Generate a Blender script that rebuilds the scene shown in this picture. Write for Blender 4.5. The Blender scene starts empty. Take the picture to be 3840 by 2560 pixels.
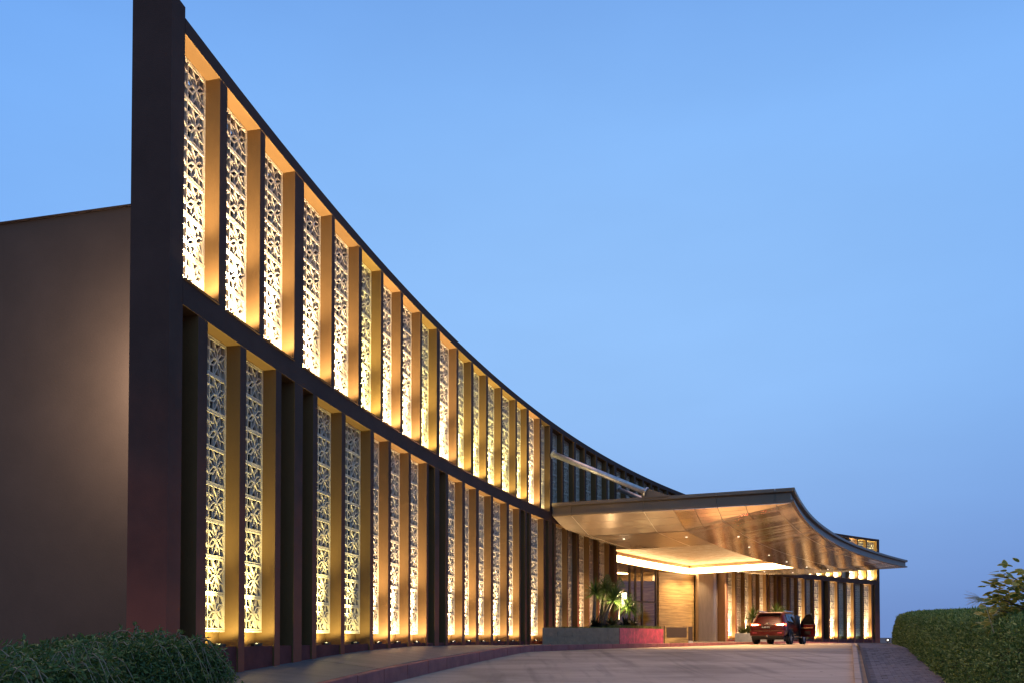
import bpy, bmesh, math, random
import numpy as np
from mathutils import Matrix, Vector
random.seed(7); rng = np.random.default_rng(7)
scene = bpy.context.scene
COL = scene.collection
E = 1.45                                    # eye height above the road at the tripod; heights below are E + height relative to the eye

# ------------------------------------------------------------------ camera
PITCH = math.radians(1.15)
cam = bpy.data.cameras.new('camera'); cam_ob = bpy.data.objects.new('camera', cam); COL.objects.link(cam_ob)
cam.sensor_width = 36.0; cam.lens = 2800 / 3840 * 36
cam.shift_y = (2388 - 2800 * math.tan(PITCH) - 1280) / 3840
cam.clip_start = 0.1; cam.clip_end = 6000
cam_ob.location = (0, 0, E); cam_ob.rotation_euler = (math.pi / 2 + PITCH, 0, 0)
scene.camera = cam_ob

# ------------------------------------------------------------------ sky
def lin(r, g, b):
    f = lambda c: (c / 255) / 12.92 if c / 255 <= 0.04045 else ((c / 255 + 0.055) / 1.055) ** 2.4
    return (f(r), f(g), f(b))
world = bpy.data.worlds.new('World'); scene.world = world; world.use_nodes = True
nt = world.node_tree; nt.nodes.clear()
def N(nt, t, **kw):
    n = nt.nodes.new(t)
    for k, v in kw.items(): setattr(n, k, v)
    return n
w_out = N(nt, 'ShaderNodeOutputWorld'); w_bg = N(nt, 'ShaderNodeBackground')
tc = N(nt, 'ShaderNodeTexCoord'); sx = N(nt, 'ShaderNodeSeparateXYZ'); nt.links.new(tc.outputs['Generated'], sx.inputs[0])
ramp = N(nt, 'ShaderNodeValToRGB'); ramp.color_ramp.interpolation = 'B_SPLINE'
SKY = [(0.0, (118, 147, 204)), (0.06, (126, 158, 214)), (0.16, (139, 178, 234)), (0.30, (149, 195, 250)), (0.46, (145, 193, 251)), (0.60, (132, 184, 248)), (0.78, (88, 136, 212)), (1.0, (60, 100, 178))]
while len(ramp.color_ramp.elements) > 1: ramp.color_ramp.elements.remove(ramp.color_ramp.elements[-1])
for i, (p, c) in enumerate(SKY):
    e = ramp.color_ramp.elements[0] if i == 0 else ramp.color_ramp.elements.new(p)
    e.position = p; e.color = (*lin(*c), 1)
nt.links.new(sx.outputs['Z'], ramp.inputs[0])
axs = N(nt, 'ShaderNodeMath', operation='SUBTRACT'); axs.inputs[1].default_value = 0.08; nt.links.new(sx.outputs['X'], axs.inputs[0])
ax2 = N(nt, 'ShaderNodeMath', operation='MULTIPLY'); nt.links.new(axs.outputs[0], ax2.inputs[0]); nt.links.new(axs.outputs[0], ax2.inputs[1])
az = N(nt, 'ShaderNodeMath', operation='MULTIPLY_ADD'); az.inputs[1].default_value = 0.6; az.inputs[2].default_value = 1.0; nt.links.new(ax2.outputs[0], az.inputs[0])
azc = N(nt, 'ShaderNodeMath', operation='MINIMUM'); azc.inputs[1].default_value = 1.22; nt.links.new(az.outputs[0], azc.inputs[0])
gam = N(nt, 'ShaderNodeGamma'); nt.links.new(ramp.outputs[0], gam.inputs[0]); nt.links.new(azc.outputs[0], gam.inputs[1])
cl = N(nt, 'ShaderNodeTexNoise'); cl.inputs['Scale'].default_value = 2.2; cl.inputs['Detail'].default_value = 5
mpn = N(nt, 'ShaderNodeMapping'); mpn.inputs['Scale'].default_value = (1, 1, 3.2)
nt.links.new(tc.outputs['Generated'], mpn.inputs[0]); nt.links.new(mpn.outputs[0], cl.inputs['Vector'])
clr = N(nt, 'ShaderNodeMapRange'); clr.inputs[1].default_value = 0.35; clr.inputs[2].default_value = 0.7; clr.inputs[3].default_value = 0.97; clr.inputs[4].default_value = 1.04
nt.links.new(cl.outputs[0], clr.inputs[0])
nt.links.new(gam.outputs[0], w_bg.inputs[0]); nt.links.new(clr.outputs[0], w_bg.inputs[1]); nt.links.new(w_bg.outputs[0], w_out.inputs[0])

# one soft, weak, warm sun lamp, added high up to warm the road
added_sun = bpy.data.lights.new('added_sun', 'SUN'); added_sun.energy = 1.4; added_sun.angle = math.radians(50); added_sun.color = (1.0, 0.60, 0.38)
so_ = bpy.data.objects.new('added_sun', added_sun); COL.objects.link(so_)
so_.rotation_euler = Vector((0.42, -0.18, -1.0)).to_track_quat('-Z', 'Y').to_euler()

vs = scene.view_settings
scene.display_settings.display_device = 'sRGB'
vs.view_transform = 'Standard'; vs.look = 'None'; vs.exposure = 0; vs.gamma = 1; vs.use_curve_mapping = False
scene.render.engine = 'CYCLES'
cy = scene.cycles
cy.use_denoising = True; cy.max_bounces = 6; cy.diffuse_bounces = 3; cy.glossy_bounces = 4; cy.transmission_bounces = 4; cy.transparent_max_bounces = 8
cy.sample_clamp_indirect = 4.0; cy.caustics_reflective = False; cy.caustics_refractive = False; cy.use_light_tree = True

# ------------------------------------------------------------------ materials
def mat(name, col, rough=0.6, metal=0.0, var=0.0, scale=3.0, bump=0.0, bscale=30.0, emit=None, estr=0.0, spec=0.5, stretch=(1, 1, 1), col2=None, coat=0.0):
    m = bpy.data.materials.new(name); m.use_nodes = True
    t = m.node_tree; b = t.nodes['Principled BSDF']
    b.inputs['Roughness'].default_value = rough; b.inputs['Metallic'].default_value = metal
    b.inputs['Specular IOR Level'].default_value = spec
    b.inputs['Coat Weight'].default_value = coat
    b.inputs['Base Color'].default_value = (*col, 1)
    if var or bump or col2:
        g = N(t, 'ShaderNodeNewGeometry'); mp = N(t, 'ShaderNodeMapping'); mp.inputs['Scale'].default_value = stretch
        t.links.new(g.outputs['Position'], mp.inputs[0])
    if var or col2:
        n = N(t, 'ShaderNodeTexNoise'); n.inputs['Scale'].default_value = scale; n.inputs['Detail'].default_value = 6; n.inputs['Roughness'].default_value = 0.62
        t.links.new(mp.outputs[0], n.inputs['Vector'])
        r = N(t, 'ShaderNodeValToRGB'); r.color_ramp.elements[0].position = 0.3; r.color_ramp.elements[1].position = 0.72
        c2 = col2 or tuple(c * (1 + var) for c in col); c1 = col if col2 else tuple(c * (1 - var) for c in col)
        r.color_ramp.elements[0].color = (*c1, 1); r.color_ramp.elements[1].color = (*c2, 1)
        t.links.new(n.outputs[0], r.inputs[0]); t.links.new(r.outputs[0], b.inputs['Base Color'])
    if bump:
        n2 = N(t, 'ShaderNodeTexNoise'); n2.inputs['Scale'].default_value = bscale; n2.inputs['Detail'].default_value = 4
        t.links.new(mp.outputs[0], n2.inputs['Vector'])
        bp = N(t, 'ShaderNodeBump'); bp.inputs['Strength'].default_value = bump; bp.inputs['Distance'].default_value = 0.02
        t.links.new(n2.outputs[0], bp.inputs['Height']); t.links.new(bp.outputs[0], b.inputs['Normal'])
    if emit:
        b.inputs['Emission Color'].default_value = (*emit, 1); b.inputs['Emission Strength'].default_value = estr
    return m

def red_lit_wall(name, col, red_glow):
    """dark paint with red light low down put into its colour"""
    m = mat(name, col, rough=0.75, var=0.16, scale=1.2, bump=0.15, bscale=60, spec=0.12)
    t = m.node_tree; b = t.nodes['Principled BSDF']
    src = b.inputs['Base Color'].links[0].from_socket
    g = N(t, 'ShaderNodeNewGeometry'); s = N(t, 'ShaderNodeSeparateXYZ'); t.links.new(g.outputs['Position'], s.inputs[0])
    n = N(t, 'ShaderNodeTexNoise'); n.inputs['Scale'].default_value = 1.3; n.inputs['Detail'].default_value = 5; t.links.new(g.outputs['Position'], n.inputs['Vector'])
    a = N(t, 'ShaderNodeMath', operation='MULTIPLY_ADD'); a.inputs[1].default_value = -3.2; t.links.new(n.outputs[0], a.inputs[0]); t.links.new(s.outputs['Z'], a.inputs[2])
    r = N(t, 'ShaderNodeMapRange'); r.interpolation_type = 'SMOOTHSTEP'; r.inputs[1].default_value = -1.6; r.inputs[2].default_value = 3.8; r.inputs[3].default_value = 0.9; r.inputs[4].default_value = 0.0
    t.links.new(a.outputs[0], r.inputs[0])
    mx = N(t, 'ShaderNodeMixRGB'); t.links.new(r.outputs[0], mx.inputs[0]); t.links.new(src, mx.inputs[1]); mx.inputs[2].default_value = (*red_glow, 1)  # red light at the wall foot mixed into the base colour
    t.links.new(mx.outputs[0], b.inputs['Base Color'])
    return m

M = {}
M['wall'] = red_lit_wall('dark brown wall paint', (0.068, 0.038, 0.028), (0.36, 0.095, 0.050))
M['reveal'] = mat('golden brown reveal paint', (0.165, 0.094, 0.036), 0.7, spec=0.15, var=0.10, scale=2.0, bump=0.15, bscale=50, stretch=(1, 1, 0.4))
M['block'] = mat('grey brown render', (0.105, 0.064, 0.043), 0.8, spec=0.15, var=0.10, scale=0.8, bump=0.1)
M['rear'] = mat('dark screen backing', (0.018, 0.014, 0.012), 0.8)
M['slot'] = mat('dark door panel', (0.012, 0.009, 0.009), 0.35)
M['lattice'] = mat('cream cast stone', (0.60, 0.51, 0.38), 0.8, spec=0.15, var=0.10, scale=9, bump=0.2, bscale=80)
M['plinth'] = mat('maroon plinth', (0.15, 0.036, 0.028), 0.7, spec=0.2, var=0.35, scale=2.2, bump=0.2)
M['fixture'] = mat('black metal', (0.02, 0.02, 0.02), 0.4, metal=0.6)
M['fascia'] = mat('bronze aluminium fascia', (0.17, 0.125, 0.08), 0.42, metal=0.25, var=0.08, scale=1.0)
M['soffit'] = mat('champagne metal soffit', (0.82, 0.66, 0.47), 0.16, metal=0.9, var=0.06, scale=0.6, bump=0.05, bscale=4)
M['soffit2'] = mat('satin champagne soffit', (0.80, 0.63, 0.43), 0.24, metal=0.5, var=0.06, scale=0.6)
M['joint_metal'] = mat('pale joint strip', (0.85, 0.75, 0.58), 0.5, metal=0.2)
M['cove'] = mat('cove light diffuser', (0.9, 0.8, 0.6), 0.5, emit=(1.0, 0.60, 0.26), estr=20.0)
M['dl'] = mat('downlight lens', (0.9, 0.9, 0.8), 0.5, emit=(1.0, 0.85, 0.65), estr=2.6)
M['steel'] = mat('galvanised steel tube', (0.55, 0.52, 0.47), 0.42, metal=0.75, var=0.25, scale=7, bump=0.3, bscale=25)
M['concrete'] = mat('brown concrete road', (0.355, 0.275, 0.185), 0.72, spec=0.3, bump=0.25, bscale=40, col2=(0.54, 0.43, 0.30), scale=0.9, stretch=(0.35, 1.4, 1))
def road_wear(m):
    t = m.node_tree; b = t.nodes['Principled BSDF']; src = b.inputs['Base Color'].links[0].from_socket
    g = N(t, 'ShaderNodeNewGeometry')
    def layer(src, scale, stretch, lo, hi, dark, rot=0.0, detail=4):
        mp = N(t, 'ShaderNodeMapping'); mp.inputs['Scale'].default_value = stretch; mp.inputs['Rotation'].default_value = (0, 0, rot); t.links.new(g.outputs['Position'], mp.inputs[0])
        n = N(t, 'ShaderNodeTexNoise'); n.inputs['Scale'].default_value = scale; n.inputs['Detail'].default_value = detail; n.inputs['Distortion'].default_value = 0.4; t.links.new(mp.outputs[0], n.inputs['Vector'])
        r = N(t, 'ShaderNodeMapRange'); r.interpolation_type = 'SMOOTHSTEP'; r.inputs[1].default_value = lo; r.inputs[2].default_value = hi; r.inputs[3].default_value = dark; r.inputs[4].default_value = 1.0; t.links.new(n.outputs[0], r.inputs[0])
        x = N(t, 'ShaderNodeVectorMath', operation='SCALE'); t.links.new(src, x.inputs[0]); t.links.new(r.outputs[0], x.inputs['Scale']); return x.outputs[0]
    src = layer(src, 0.35, (1, 1, 1), 0.32, 0.55, 0.68)
    src = layer(src, 1.1, (2.2, 0.16, 1), 0.30, 0.50, 0.72, rot=0.5)       # tyre tracks along the drive
    src = layer(src, 7.0, (1, 1, 1), 0.22, 0.36, 0.45)                     # oil spots
    t.links.new(src, b.inputs['Base Color'])
road_wear(M['concrete'])
M['walk'] = mat('brushed concrete walk', (0.115, 0.10, 0.088), 0.5, bump=0.25, bscale=25, col2=(0.20, 0.175, 0.15), scale=2.0, stretch=(0.4, 1.6, 1))
M['kerb'] = mat('maroon kerb stone', (0.21, 0.062, 0.055), 0.6, bump=0.25, col2=(0.38, 0.12, 0.10), scale=2.5)
M['kerb2'] = mat('tan kerb stone', (0.38, 0.25, 0.14), 0.6, var=0.2, scale=4, bump=0.2)
M['paver'] = mat('grey paver', (0.13, 0.105, 0.10), 0.7, var=0.3, scale=5, bump=0.3)
M['joint'] = mat('sand joint', (0.05, 0.042, 0.04), 0.9)
M['soil'] = mat('dark soil', (0.05, 0.035, 0.025), 0.95, var=0.3, scale=4)
M['earth'] = mat('far ground', (0.07, 0.06, 0.045), 0.95, var=0.3, scale=0.05)
M['stone'] = mat('grey slate cladding', (0.30, 0.215, 0.125), 0.6, var=0.22, scale=5, bump=0.3, bscale=30)
M['palestone'] = mat('pale slate cladding', (0.42, 0.42, 0.38), 0.6, var=0.15, scale=5, bump=0.2)
M['redface'] = mat('cladding with painted red light', (0.24, 0.045, 0.05), 0.5, bump=0.15, col2=(0.80, 0.09, 0.14), scale=4.2)  # mottled red light on the planter side put into its colour
M['glassdark'] = mat('car glass', (0.012, 0.01, 0.01), 0.06, spec=0.7)
M['chrome'] = mat('chrome', (0.75, 0.72, 0.68), 0.15, metal=1.0)
M['carpaint'] = mat('dark maroon car paint', (0.065, 0.002, 0.002), 0.32, metal=0.1, coat=0.35)
M['blackplastic'] = mat('black plastic', (0.015, 0.014, 0.014), 0.5)
M['rubber'] = mat('tyre rubber', (0.016, 0.016, 0.016), 0.85)
M['rim'] = mat('alloy rim', (0.40, 0.40, 0.42), 0.3, metal=0.9)
M['tail'] = mat('lit tail light', (0.8, 0.05, 0.02), 0.3, emit=(1.0, 0.04, 0.015), estr=26.0)
M['tailcore'] = mat('tail light core', (0.9, 0.4, 0.2), 0.3, emit=(1.0, 0.40, 0.20), estr=45.0)
M['plate'] = mat('black number plate', (0.02, 0.02, 0.02), 0.4)
M['platetext'] = mat('white plate characters', (0.85, 0.83, 0.78), 0.5)
M['lobbylight'] = mat('lobby light panel', (0.9, 0.85, 0.75), 0.5, emit=(1.0, 0.72, 0.42), estr=22.0)
M['shade'] = mat('lantern glass', (0.9, 0.85, 0.75), 0.5, emit=(1.0, 0.78, 0.5), estr=10.0)
M['brass'] = mat('aged brass', (0.35, 0.22, 0.10), 0.4, metal=0.8)
M['mullion'] = mat('bronze mullion', (0.10, 0.07, 0.045), 0.4, metal=0.6)
M['column'] = mat('brushed metal column', (0.50, 0.40, 0.30), 0.3, metal=0.8, var=0.12, scale=3, stretch=(4, 4, 0.5), bump=0.15, bscale=12)
M['brownpanel'] = mat('brown reveal panel', (0.26, 0.14, 0.07), 0.5, var=0.1, scale=2)
M['bark'] = mat('grey bark', (0.16, 0.115, 0.08), 0.85, var=0.3, scale=12, bump=0.4)
M['straw'] = mat('pale straw', (0.55, 0.42, 0.24), 0.8)
M['twig'] = mat('pale twig', (0.30, 0.24, 0.15), 0.8)
M['floor'] = mat('polished lobby stone', (0.32, 0.26, 0.19), 0.25, var=0.15, scale=1.5)

def travertine(name, base, dark, zs=7.0):
    m = mat(name, base, 0.28, col2=None)
    t = m.node_tree; b = t.nodes['Principled BSDF']
    g = N(t, 'ShaderNodeNewGeometry'); mp = N(t, 'ShaderNodeMapping'); mp.inputs['Scale'].default_value = (0.35, 0.35, zs)
    t.links.new(g.outputs['Position'], mp.inputs[0])
    n = N(t, 'ShaderNodeTexNoise'); n.inputs['Scale'].default_value = 1.6; n.inputs['Detail'].default_value = 9; n.inputs['Roughness'].default_value = 0.7; n.inputs['Distortion'].default_value = 0.6
    t.links.new(mp.outputs[0], n.inputs['Vector'])
    r = N(t, 'ShaderNodeValToRGB'); r.color_ramp.elements[0].position = 0.36; r.color_ramp.elements[1].position = 0.64
    r.color_ramp.elements[0].color = (*dark, 1); r.color_ramp.elements[1].color = (*base, 1)
    t.links.new(n.outputs[0], r.inputs[0]); t.links.new(r.outputs[0], b.inputs['Base Color'])
    return m
M['travertine'] = travertine('honey travertine', (0.74, 0.49, 0.20), (0.36, 0.20, 0.07))
M['marble'] = travertine('gold veined marble', (0.50, 0.34, 0.12), (0.05, 0.03, 0.015), 1.2)

def weave_mat():
    m = mat('hammered gold ceiling', (0.27, 0.155, 0.065), 0.4, metal=0.55)
    t = m.node_tree; b = t.nodes['Principled BSDF']
    tcn = N(t, 'ShaderNodeTexCoord')
    w1 = N(t, 'ShaderNodeTexVoronoi'); w1.inputs['Scale'].default_value = 3.2
    mp = N(t, 'ShaderNodeMapping'); mp.inputs['Rotation'].default_value = (0, 0, 0.6); mp.inputs['Scale'].default_value = (0.7, 1.3, 1)
    g = N(t, 'ShaderNodeNewGeometry'); t.links.new(g.outputs['Position'], mp.inputs[0]); t.links.new(mp.outputs[0], w1.inputs['Vector'])
    bp = N(t, 'ShaderNodeBump'); bp.inputs['Strength'].default_value = 1.0; bp.inputs['Distance'].default_value = 0.12
    t.links.new(w1.outputs['Distance'], bp.inputs['Height']); t.links.new(bp.outputs[0], b.inputs['Normal'])
    return m
M['weave'] = weave_mat()

def glass_mat():
    m = bpy.data.materials.new('door glass'); m.use_nodes = True; t = m.node_tree; t.nodes.clear()
    o = N(t, 'ShaderNodeOutputMaterial'); tr = N(t, 'ShaderNodeBsdfTransparent'); gl = N(t, 'ShaderNodeBsdfGlossy'); mx = N(t, 'ShaderNodeMixShader')
    tr.inputs[0].default_value = (0.86, 0.82, 0.72, 1); gl.inputs['Roughness'].default_value = 0.04
    mx.inputs[0].default_value = 0.09; t.links.new(tr.outputs[0], mx.inputs[1]); t.links.new(gl.outputs[0], mx.inputs[2]); t.links.new(mx.outputs[0], o.inputs[0])
    return m
M['glass'] = glass_mat()

def leaf_mat(name, c1, c2, rough=0.5, trans=0.25, edge=None):
    m = mat(name, c1, rough, spec=0.35); t = m.node_tree; b = t.nodes['Principled BSDF']
    oi = N(t, 'ShaderNodeAttribute'); oi.attribute_name = 'tint'
    mx = N(t, 'ShaderNodeMixRGB'); t.links.new(oi.outputs['Fac'], mx.inputs[0]); mx.inputs[1].default_value = (*c1, 1); mx.inputs[2].default_value = (*c2, 1)
    last = mx.outputs[0]
    if edge:
        ea = N(t, 'ShaderNodeAttribute'); ea.attribute_name = 'margin'
        m2 = N(t, 'ShaderNodeMixRGB'); t.links.new(ea.outputs['Fac'], m2.inputs[0]); t.links.new(last, m2.inputs[1]); m2.inputs[2].default_value = (*edge, 1); last = m2.outputs[0]
    t.links.new(last, b.inputs['Base Color'])
    td = N(t, 'ShaderNodeBsdfTranslucent'); t.links.new(last, td.inputs[0])
    ms = N(t, 'ShaderNodeMixShader'); ms.inputs[0].default_value = trans
    o = [n for n in t.nodes if n.type == 'OUTPUT_MATERIAL'][0]
    t.links.new(b.outputs[0], ms.inputs[1]); t.links.new(td.outputs[0], ms.inputs[2]); t.links.new(ms.outputs[0], o.inputs[0])
    return m
M['hedge_l'] = leaf_mat('trailing hedge leaf', (0.036, 0.092, 0.022), (0.15, 0.23, 0.055))
M['hedge_r'] = leaf_mat('clipped hedge leaf', (0.070, 0.150, 0.030), (0.38, 0.46, 0.13))
M['yucca'] = leaf_mat('strap leaf', (0.040, 0.085, 0.016), (0.14, 0.22, 0.04), 0.35)
M['darkleaf'] = leaf_mat('dark glossy leaf', (0.010, 0.014, 0.008), (0.035, 0.032, 0.018), 0.3)
M['grass'] = leaf_mat('planter grass', (0.07, 0.10, 0.02), (0.24, 0.26, 0.07))
M['varieg'] = leaf_mat('variegated leaf', (0.10, 0.18, 0.040), (0.36, 0.34, 0.06), 0.45, 0.35, edge=(0.85, 0.62, 0.15))
M['core'] = mat('hedge shade core', (0.012, 0.018, 0.007), 0.95)  # near-black shell under the leaves; the hedges' inner shade as colour

# ------------------------------------------------------------------ building helpers
WM = {}                                          # world matrix of everything parented
def world_of(o): return WM.get(o.name, Matrix.Identity(4))
def link(o, parent=None, mw=None):
    COL.objects.link(o)
    mw = mw or Matrix.Identity(4)
    if parent:
        o.parent = parent; o.matrix_parent_inverse = world_of(parent).inverted()
    o.matrix_basis = mw; WM[o.name] = mw.copy()
    return o
def tag(o, label=None, cat=None, group=None, kind=None):
    if label: o['label'] = label
    if cat: o['category'] = cat
    if group: o['group'] = group
    if kind: o['kind'] = kind
    return o
def thing(name, loc, label, cat, group=None, rz=0):
    o = bpy.data.objects.new(name, None); o.empty_display_size = 0.3
    link(o, None, Matrix.Translation(loc) @ Matrix.Rotation(rz, 4, 'Z')); return tag(o, label, cat, group)
def mesh(name, V, F, m, smooth=False):
    me = bpy.data.meshes.new(name); me.from_pydata([tuple(v) for v in V], [], F); me.update()
    for x in (m if isinstance(m, (list, tuple)) else [m]): me.materials.append(M[x] if isinstance(x, str) else x)
    if smooth: me.polygons.foreach_set('use_smooth', [True] * len(me.polygons))
    return me
def put(name, me, parent=None, mw=None, kind=None):
    o = bpy.data.objects.new(name, me); link(o, parent, mw)
    if kind: o['kind'] = kind
    return o
class MB:
    def __init__(s): s.V = []; s.F = []
    def add(s, V, F):
        k = len(s.V); s.V += [tuple(v) for v in V]; s.F += [tuple(i + k for i in f) for f in F]
    def hexa(s, P):      # 8 points: bottom 4 ccw, top 4 ccw
        s.add(P, [(3, 2, 1, 0), (4, 5, 6, 7), (0, 1, 5, 4), (1, 2, 6, 5), (2, 3, 7, 6), (3, 0, 4, 7)])
    def box(s, x0, x1, y0, y1, z0, z1):
        s.hexa([(x0, y0, z0), (x1, y0, z0), (x1, y1, z0), (x0, y1, z0), (x0, y0, z1), (x1, y0, z1), (x1, y1, z1), (x0, y1, z1)])
    def bar(s, p, q, w, y0, y1):    # a bar in the xz plane from p to q, from y0 to y1
        d = Vector((q[0] - p[0], q[1] - p[1])).normalized(); n = (-d.y * w / 2, d.x * w / 2)
        a = [(p[0] - n[0], p[1] - n[1]), (q[0] - n[0], q[1] - n[1]), (q[0] + n[0], q[1] + n[1]), (p[0] + n[0], p[1] + n[1])]
        s.add([(x, y0, z) for x, z in a] + [(x, y1, z) for x, z in a], [(0, 1, 2, 3), (7, 6, 5, 4), (0, 4, 5, 1), (1, 5, 6, 2), (2, 6, 7, 3), (3, 7, 4, 0)])
    def tube(s, pts, radii, n=8, cap=True):
        k = len(s.V); up = Vector((0.13, 0.21, 0.97))
        P = [Vector(p) for p in pts]
        for i, p in enumerate(P):
            d = (P[min(i + 1, len(P) - 1)] - P[max(i - 1, 0)]).normalized()
            a = d.cross(up if abs(d.dot(up)) < 0.98 else Vector((1, 0, 0))).normalized(); b = d.cross(a)
            r = radii[i] if hasattr(radii, '__len__') else radii
            for j in range(n):
                t = 2 * math.pi * j / n; s.V.append(tuple(p + a * (r * math.cos(t)) + b * (r * math.sin(t))))
        for i in range(len(P) - 1):
            for j in range(n): s.F.append((k + i * n + j, k + i * n + (j + 1) % n, k + (i + 1) * n + (j + 1) % n, k + (i + 1) * n + j))
        if cap: s.F.append(tuple(k + j for j in range(n))[::-1]); s.F.append(tuple(k + (len(P) - 1) * n + j for j in range(n)))
    def lathe(s, prof, n=24, axis='Z', at=(0, 0, 0)):
        k = len(s.V)
        for r, h in prof:
            for j in range(n):
                t = 2 * math.pi * j / n; c, q = r * math.cos(t), r * math.sin(t)
                s.V.append((at[0] + (c if axis == 'Z' else h), at[1] + (q if axis == 'Z' else c), at[2] + (h if axis == 'Z' else q)))
        for i in range(len(prof) - 1):
            for j in range(n): s.F.append((k + i * n + j, k + i * n + (j + 1) % n, k + (i + 1) * n + (j + 1) % n, k + (i + 1) * n + j))
    def make(s, name, m, parent=None, mw=None, smooth=False, kind=None, bevel=0):
        me = mesh(name, s.V, s.F, m, smooth)
        if bevel:
            bm = bmesh.new(); bm.from_mesh(me); bmesh.ops.bevel(bm, geom=list(bm.edges), offset=bevel, segments=2, affect='EDGES', profile=0.6); bm.to_mesh(me); bm.free()
        return put(name, me, parent, mw, kind)
def clean(o):
    bm = bmesh.new(); bm.from_mesh(o.data); bmesh.ops.recalc_face_normals(bm, faces=bm.faces); bm.to_mesh(o.data); bm.free()

# the plan: the facade is one circular arc; s runs along it, o stands off it towards the road
CX, CY, R = 83.22, -5.77, 89.56
def arc(s, o, z=0.0):
    t = s / R; return (CX - (R - o) * math.cos(t), CY + (R - o) * math.sin(t), z)
def arc_frame(s, o, z, inward=True):     # x along the facade, y into the building, z up
    t = s / R; p = arc(s, o, z)
    return Matrix(((math.sin(t), -math.cos(t), 0, p[0]), (math.cos(t), math.sin(t), 0, p[1]), (0, 0, 1, z), (0, 0, 0, 1)))
def arc_strip(s0, s1, o0, o1, z0, z1, step=0.7):
    b = MB(); n = max(1, int(math.ceil((s1 - s0) / step))); g = lambda v, s: v(s) if callable(v) else v
    for i in range(n + 1):
        s = s0 + (s1 - s0) * i / n
        b.V += [arc(s, g(o0, s), g(z0, s)), arc(s, g(o1, s), g(z0, s)), arc(s, g(o1, s), g(z1, s)), arc(s, g(o0, s), g(z1, s))]
    for i in range(n):
        for j in range(4):
            a, c = 4 * i + j, 4 * i + (j + 1) % 4; b.F.append((a, c, c + 4, a + 4))
    b.F += [(3, 2, 1, 0), (4 * n, 4 * n + 1, 4 * n + 2, 4 * n + 3)]
    return b
def strip(name, m, parent, *a, **k):
    o = arc_strip(*a).make(name, m, parent, **k); clean(o); return o

def road_z(d): return float(np.interp(d, [-30, 0, 12, 19, 24, 34, 41, 50, 75, 140], [-2.4, -1.45, -1.0, -0.70, -0.47, -0.42, -0.38, -0.40, -0.62, -1.0])) + E
def walk_in(s): return float(np.interp(s, [8, 14, 18.3, 19.9, 21.5, 23.4, 25.7, 35.4, 90], [-1.05, -0.78, -0.55, -0.46, -0.36, -0.27, -0.215, -0.275, -0.30])) + E
def walk_out(s): return float(np.interp(s, [8, 14, 18.1, 20.3, 22.35, 25.5, 29.2, 31.1, 90], [-1.2, -0.93, -0.73, -0.62, -0.54, -0.44, -0.31, -0.27, -0.27])) + E

# ------------------------------------------------------------------ ground, road, pavements
b = MB(); xs = [-3000, -400, -80, 0, 80, 400, 3000]; ys = [-200, -60, 0, 60, 140, 500, 4000]
for y in ys:
    for x in xs: b.V.append((x, y, (road_z(y) if y < 141 else 0.3) - 0.35))
for j in range(len(ys) - 1):
    for i in range(len(xs) - 1): k = j * len(xs) + i; b.F.append((k, k + 1, k + 1 + len(xs), k + len(xs)))
tag(b.make('ground', 'earth'), kind='structure')
b = MB(); ys = list(np.arange(-6, 90, 1.0)); xs = [-14, -4, 0, 4, 8, 14, 22, 34, 60]
for y in ys:
    for x in xs: b.V.append((x, y, road_z(y)))
for j in range(len(ys) - 1):
    for i in range(len(xs) - 1): k = j * len(xs) + i; b.F.append((k, k + 1, k + 1 + len(xs), k + len(xs)))
tag(b.make('road', 'concrete', smooth=True), kind='structure')

walk = bpy.data.objects.new('pavement', None); link(walk); walk['kind'] = 'structure'
def walk_slab(sa, sb):
    b = MB(); n = max(2, int((sb - sa) / 0.8))
    for i in range(n + 1):
        s = sa + (sb - sa) * i / n
        for o in (-0.3, 0.5, 1.45):
            f = min(1, max(0, o / 1.6)); b.V.append(arc(s, o, walk_in(s) * (1 - f) + walk_out(s) * f))
    for i in range(n):
        for j in range(2): k = 3 * i + j; b.F.append((k, k + 3, k + 4, k + 1))
    k0 = len(b.V)
    for i in range(n + 1):
        for j in range(3): x, y, z = b.V[3 * i + j]; b.V.append((x, y, z - 0.6))
    rim = [3 * i for i in range(n + 1)] + [3 * n + 1] + [3 * i + 2 for i in range(n, -1, -1)] + [1]
    for a, c in zip(rim, rim[1:] + rim[:1]): b.F.append((a, c, c + k0, a + k0))
    o = b.make('slab', 'walk', walk, smooth=False); clean(o)
walk_slab(12.0, 20.55); walk_slab(20.575, 26.5); walk_slab(26.52, 31.1)
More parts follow.
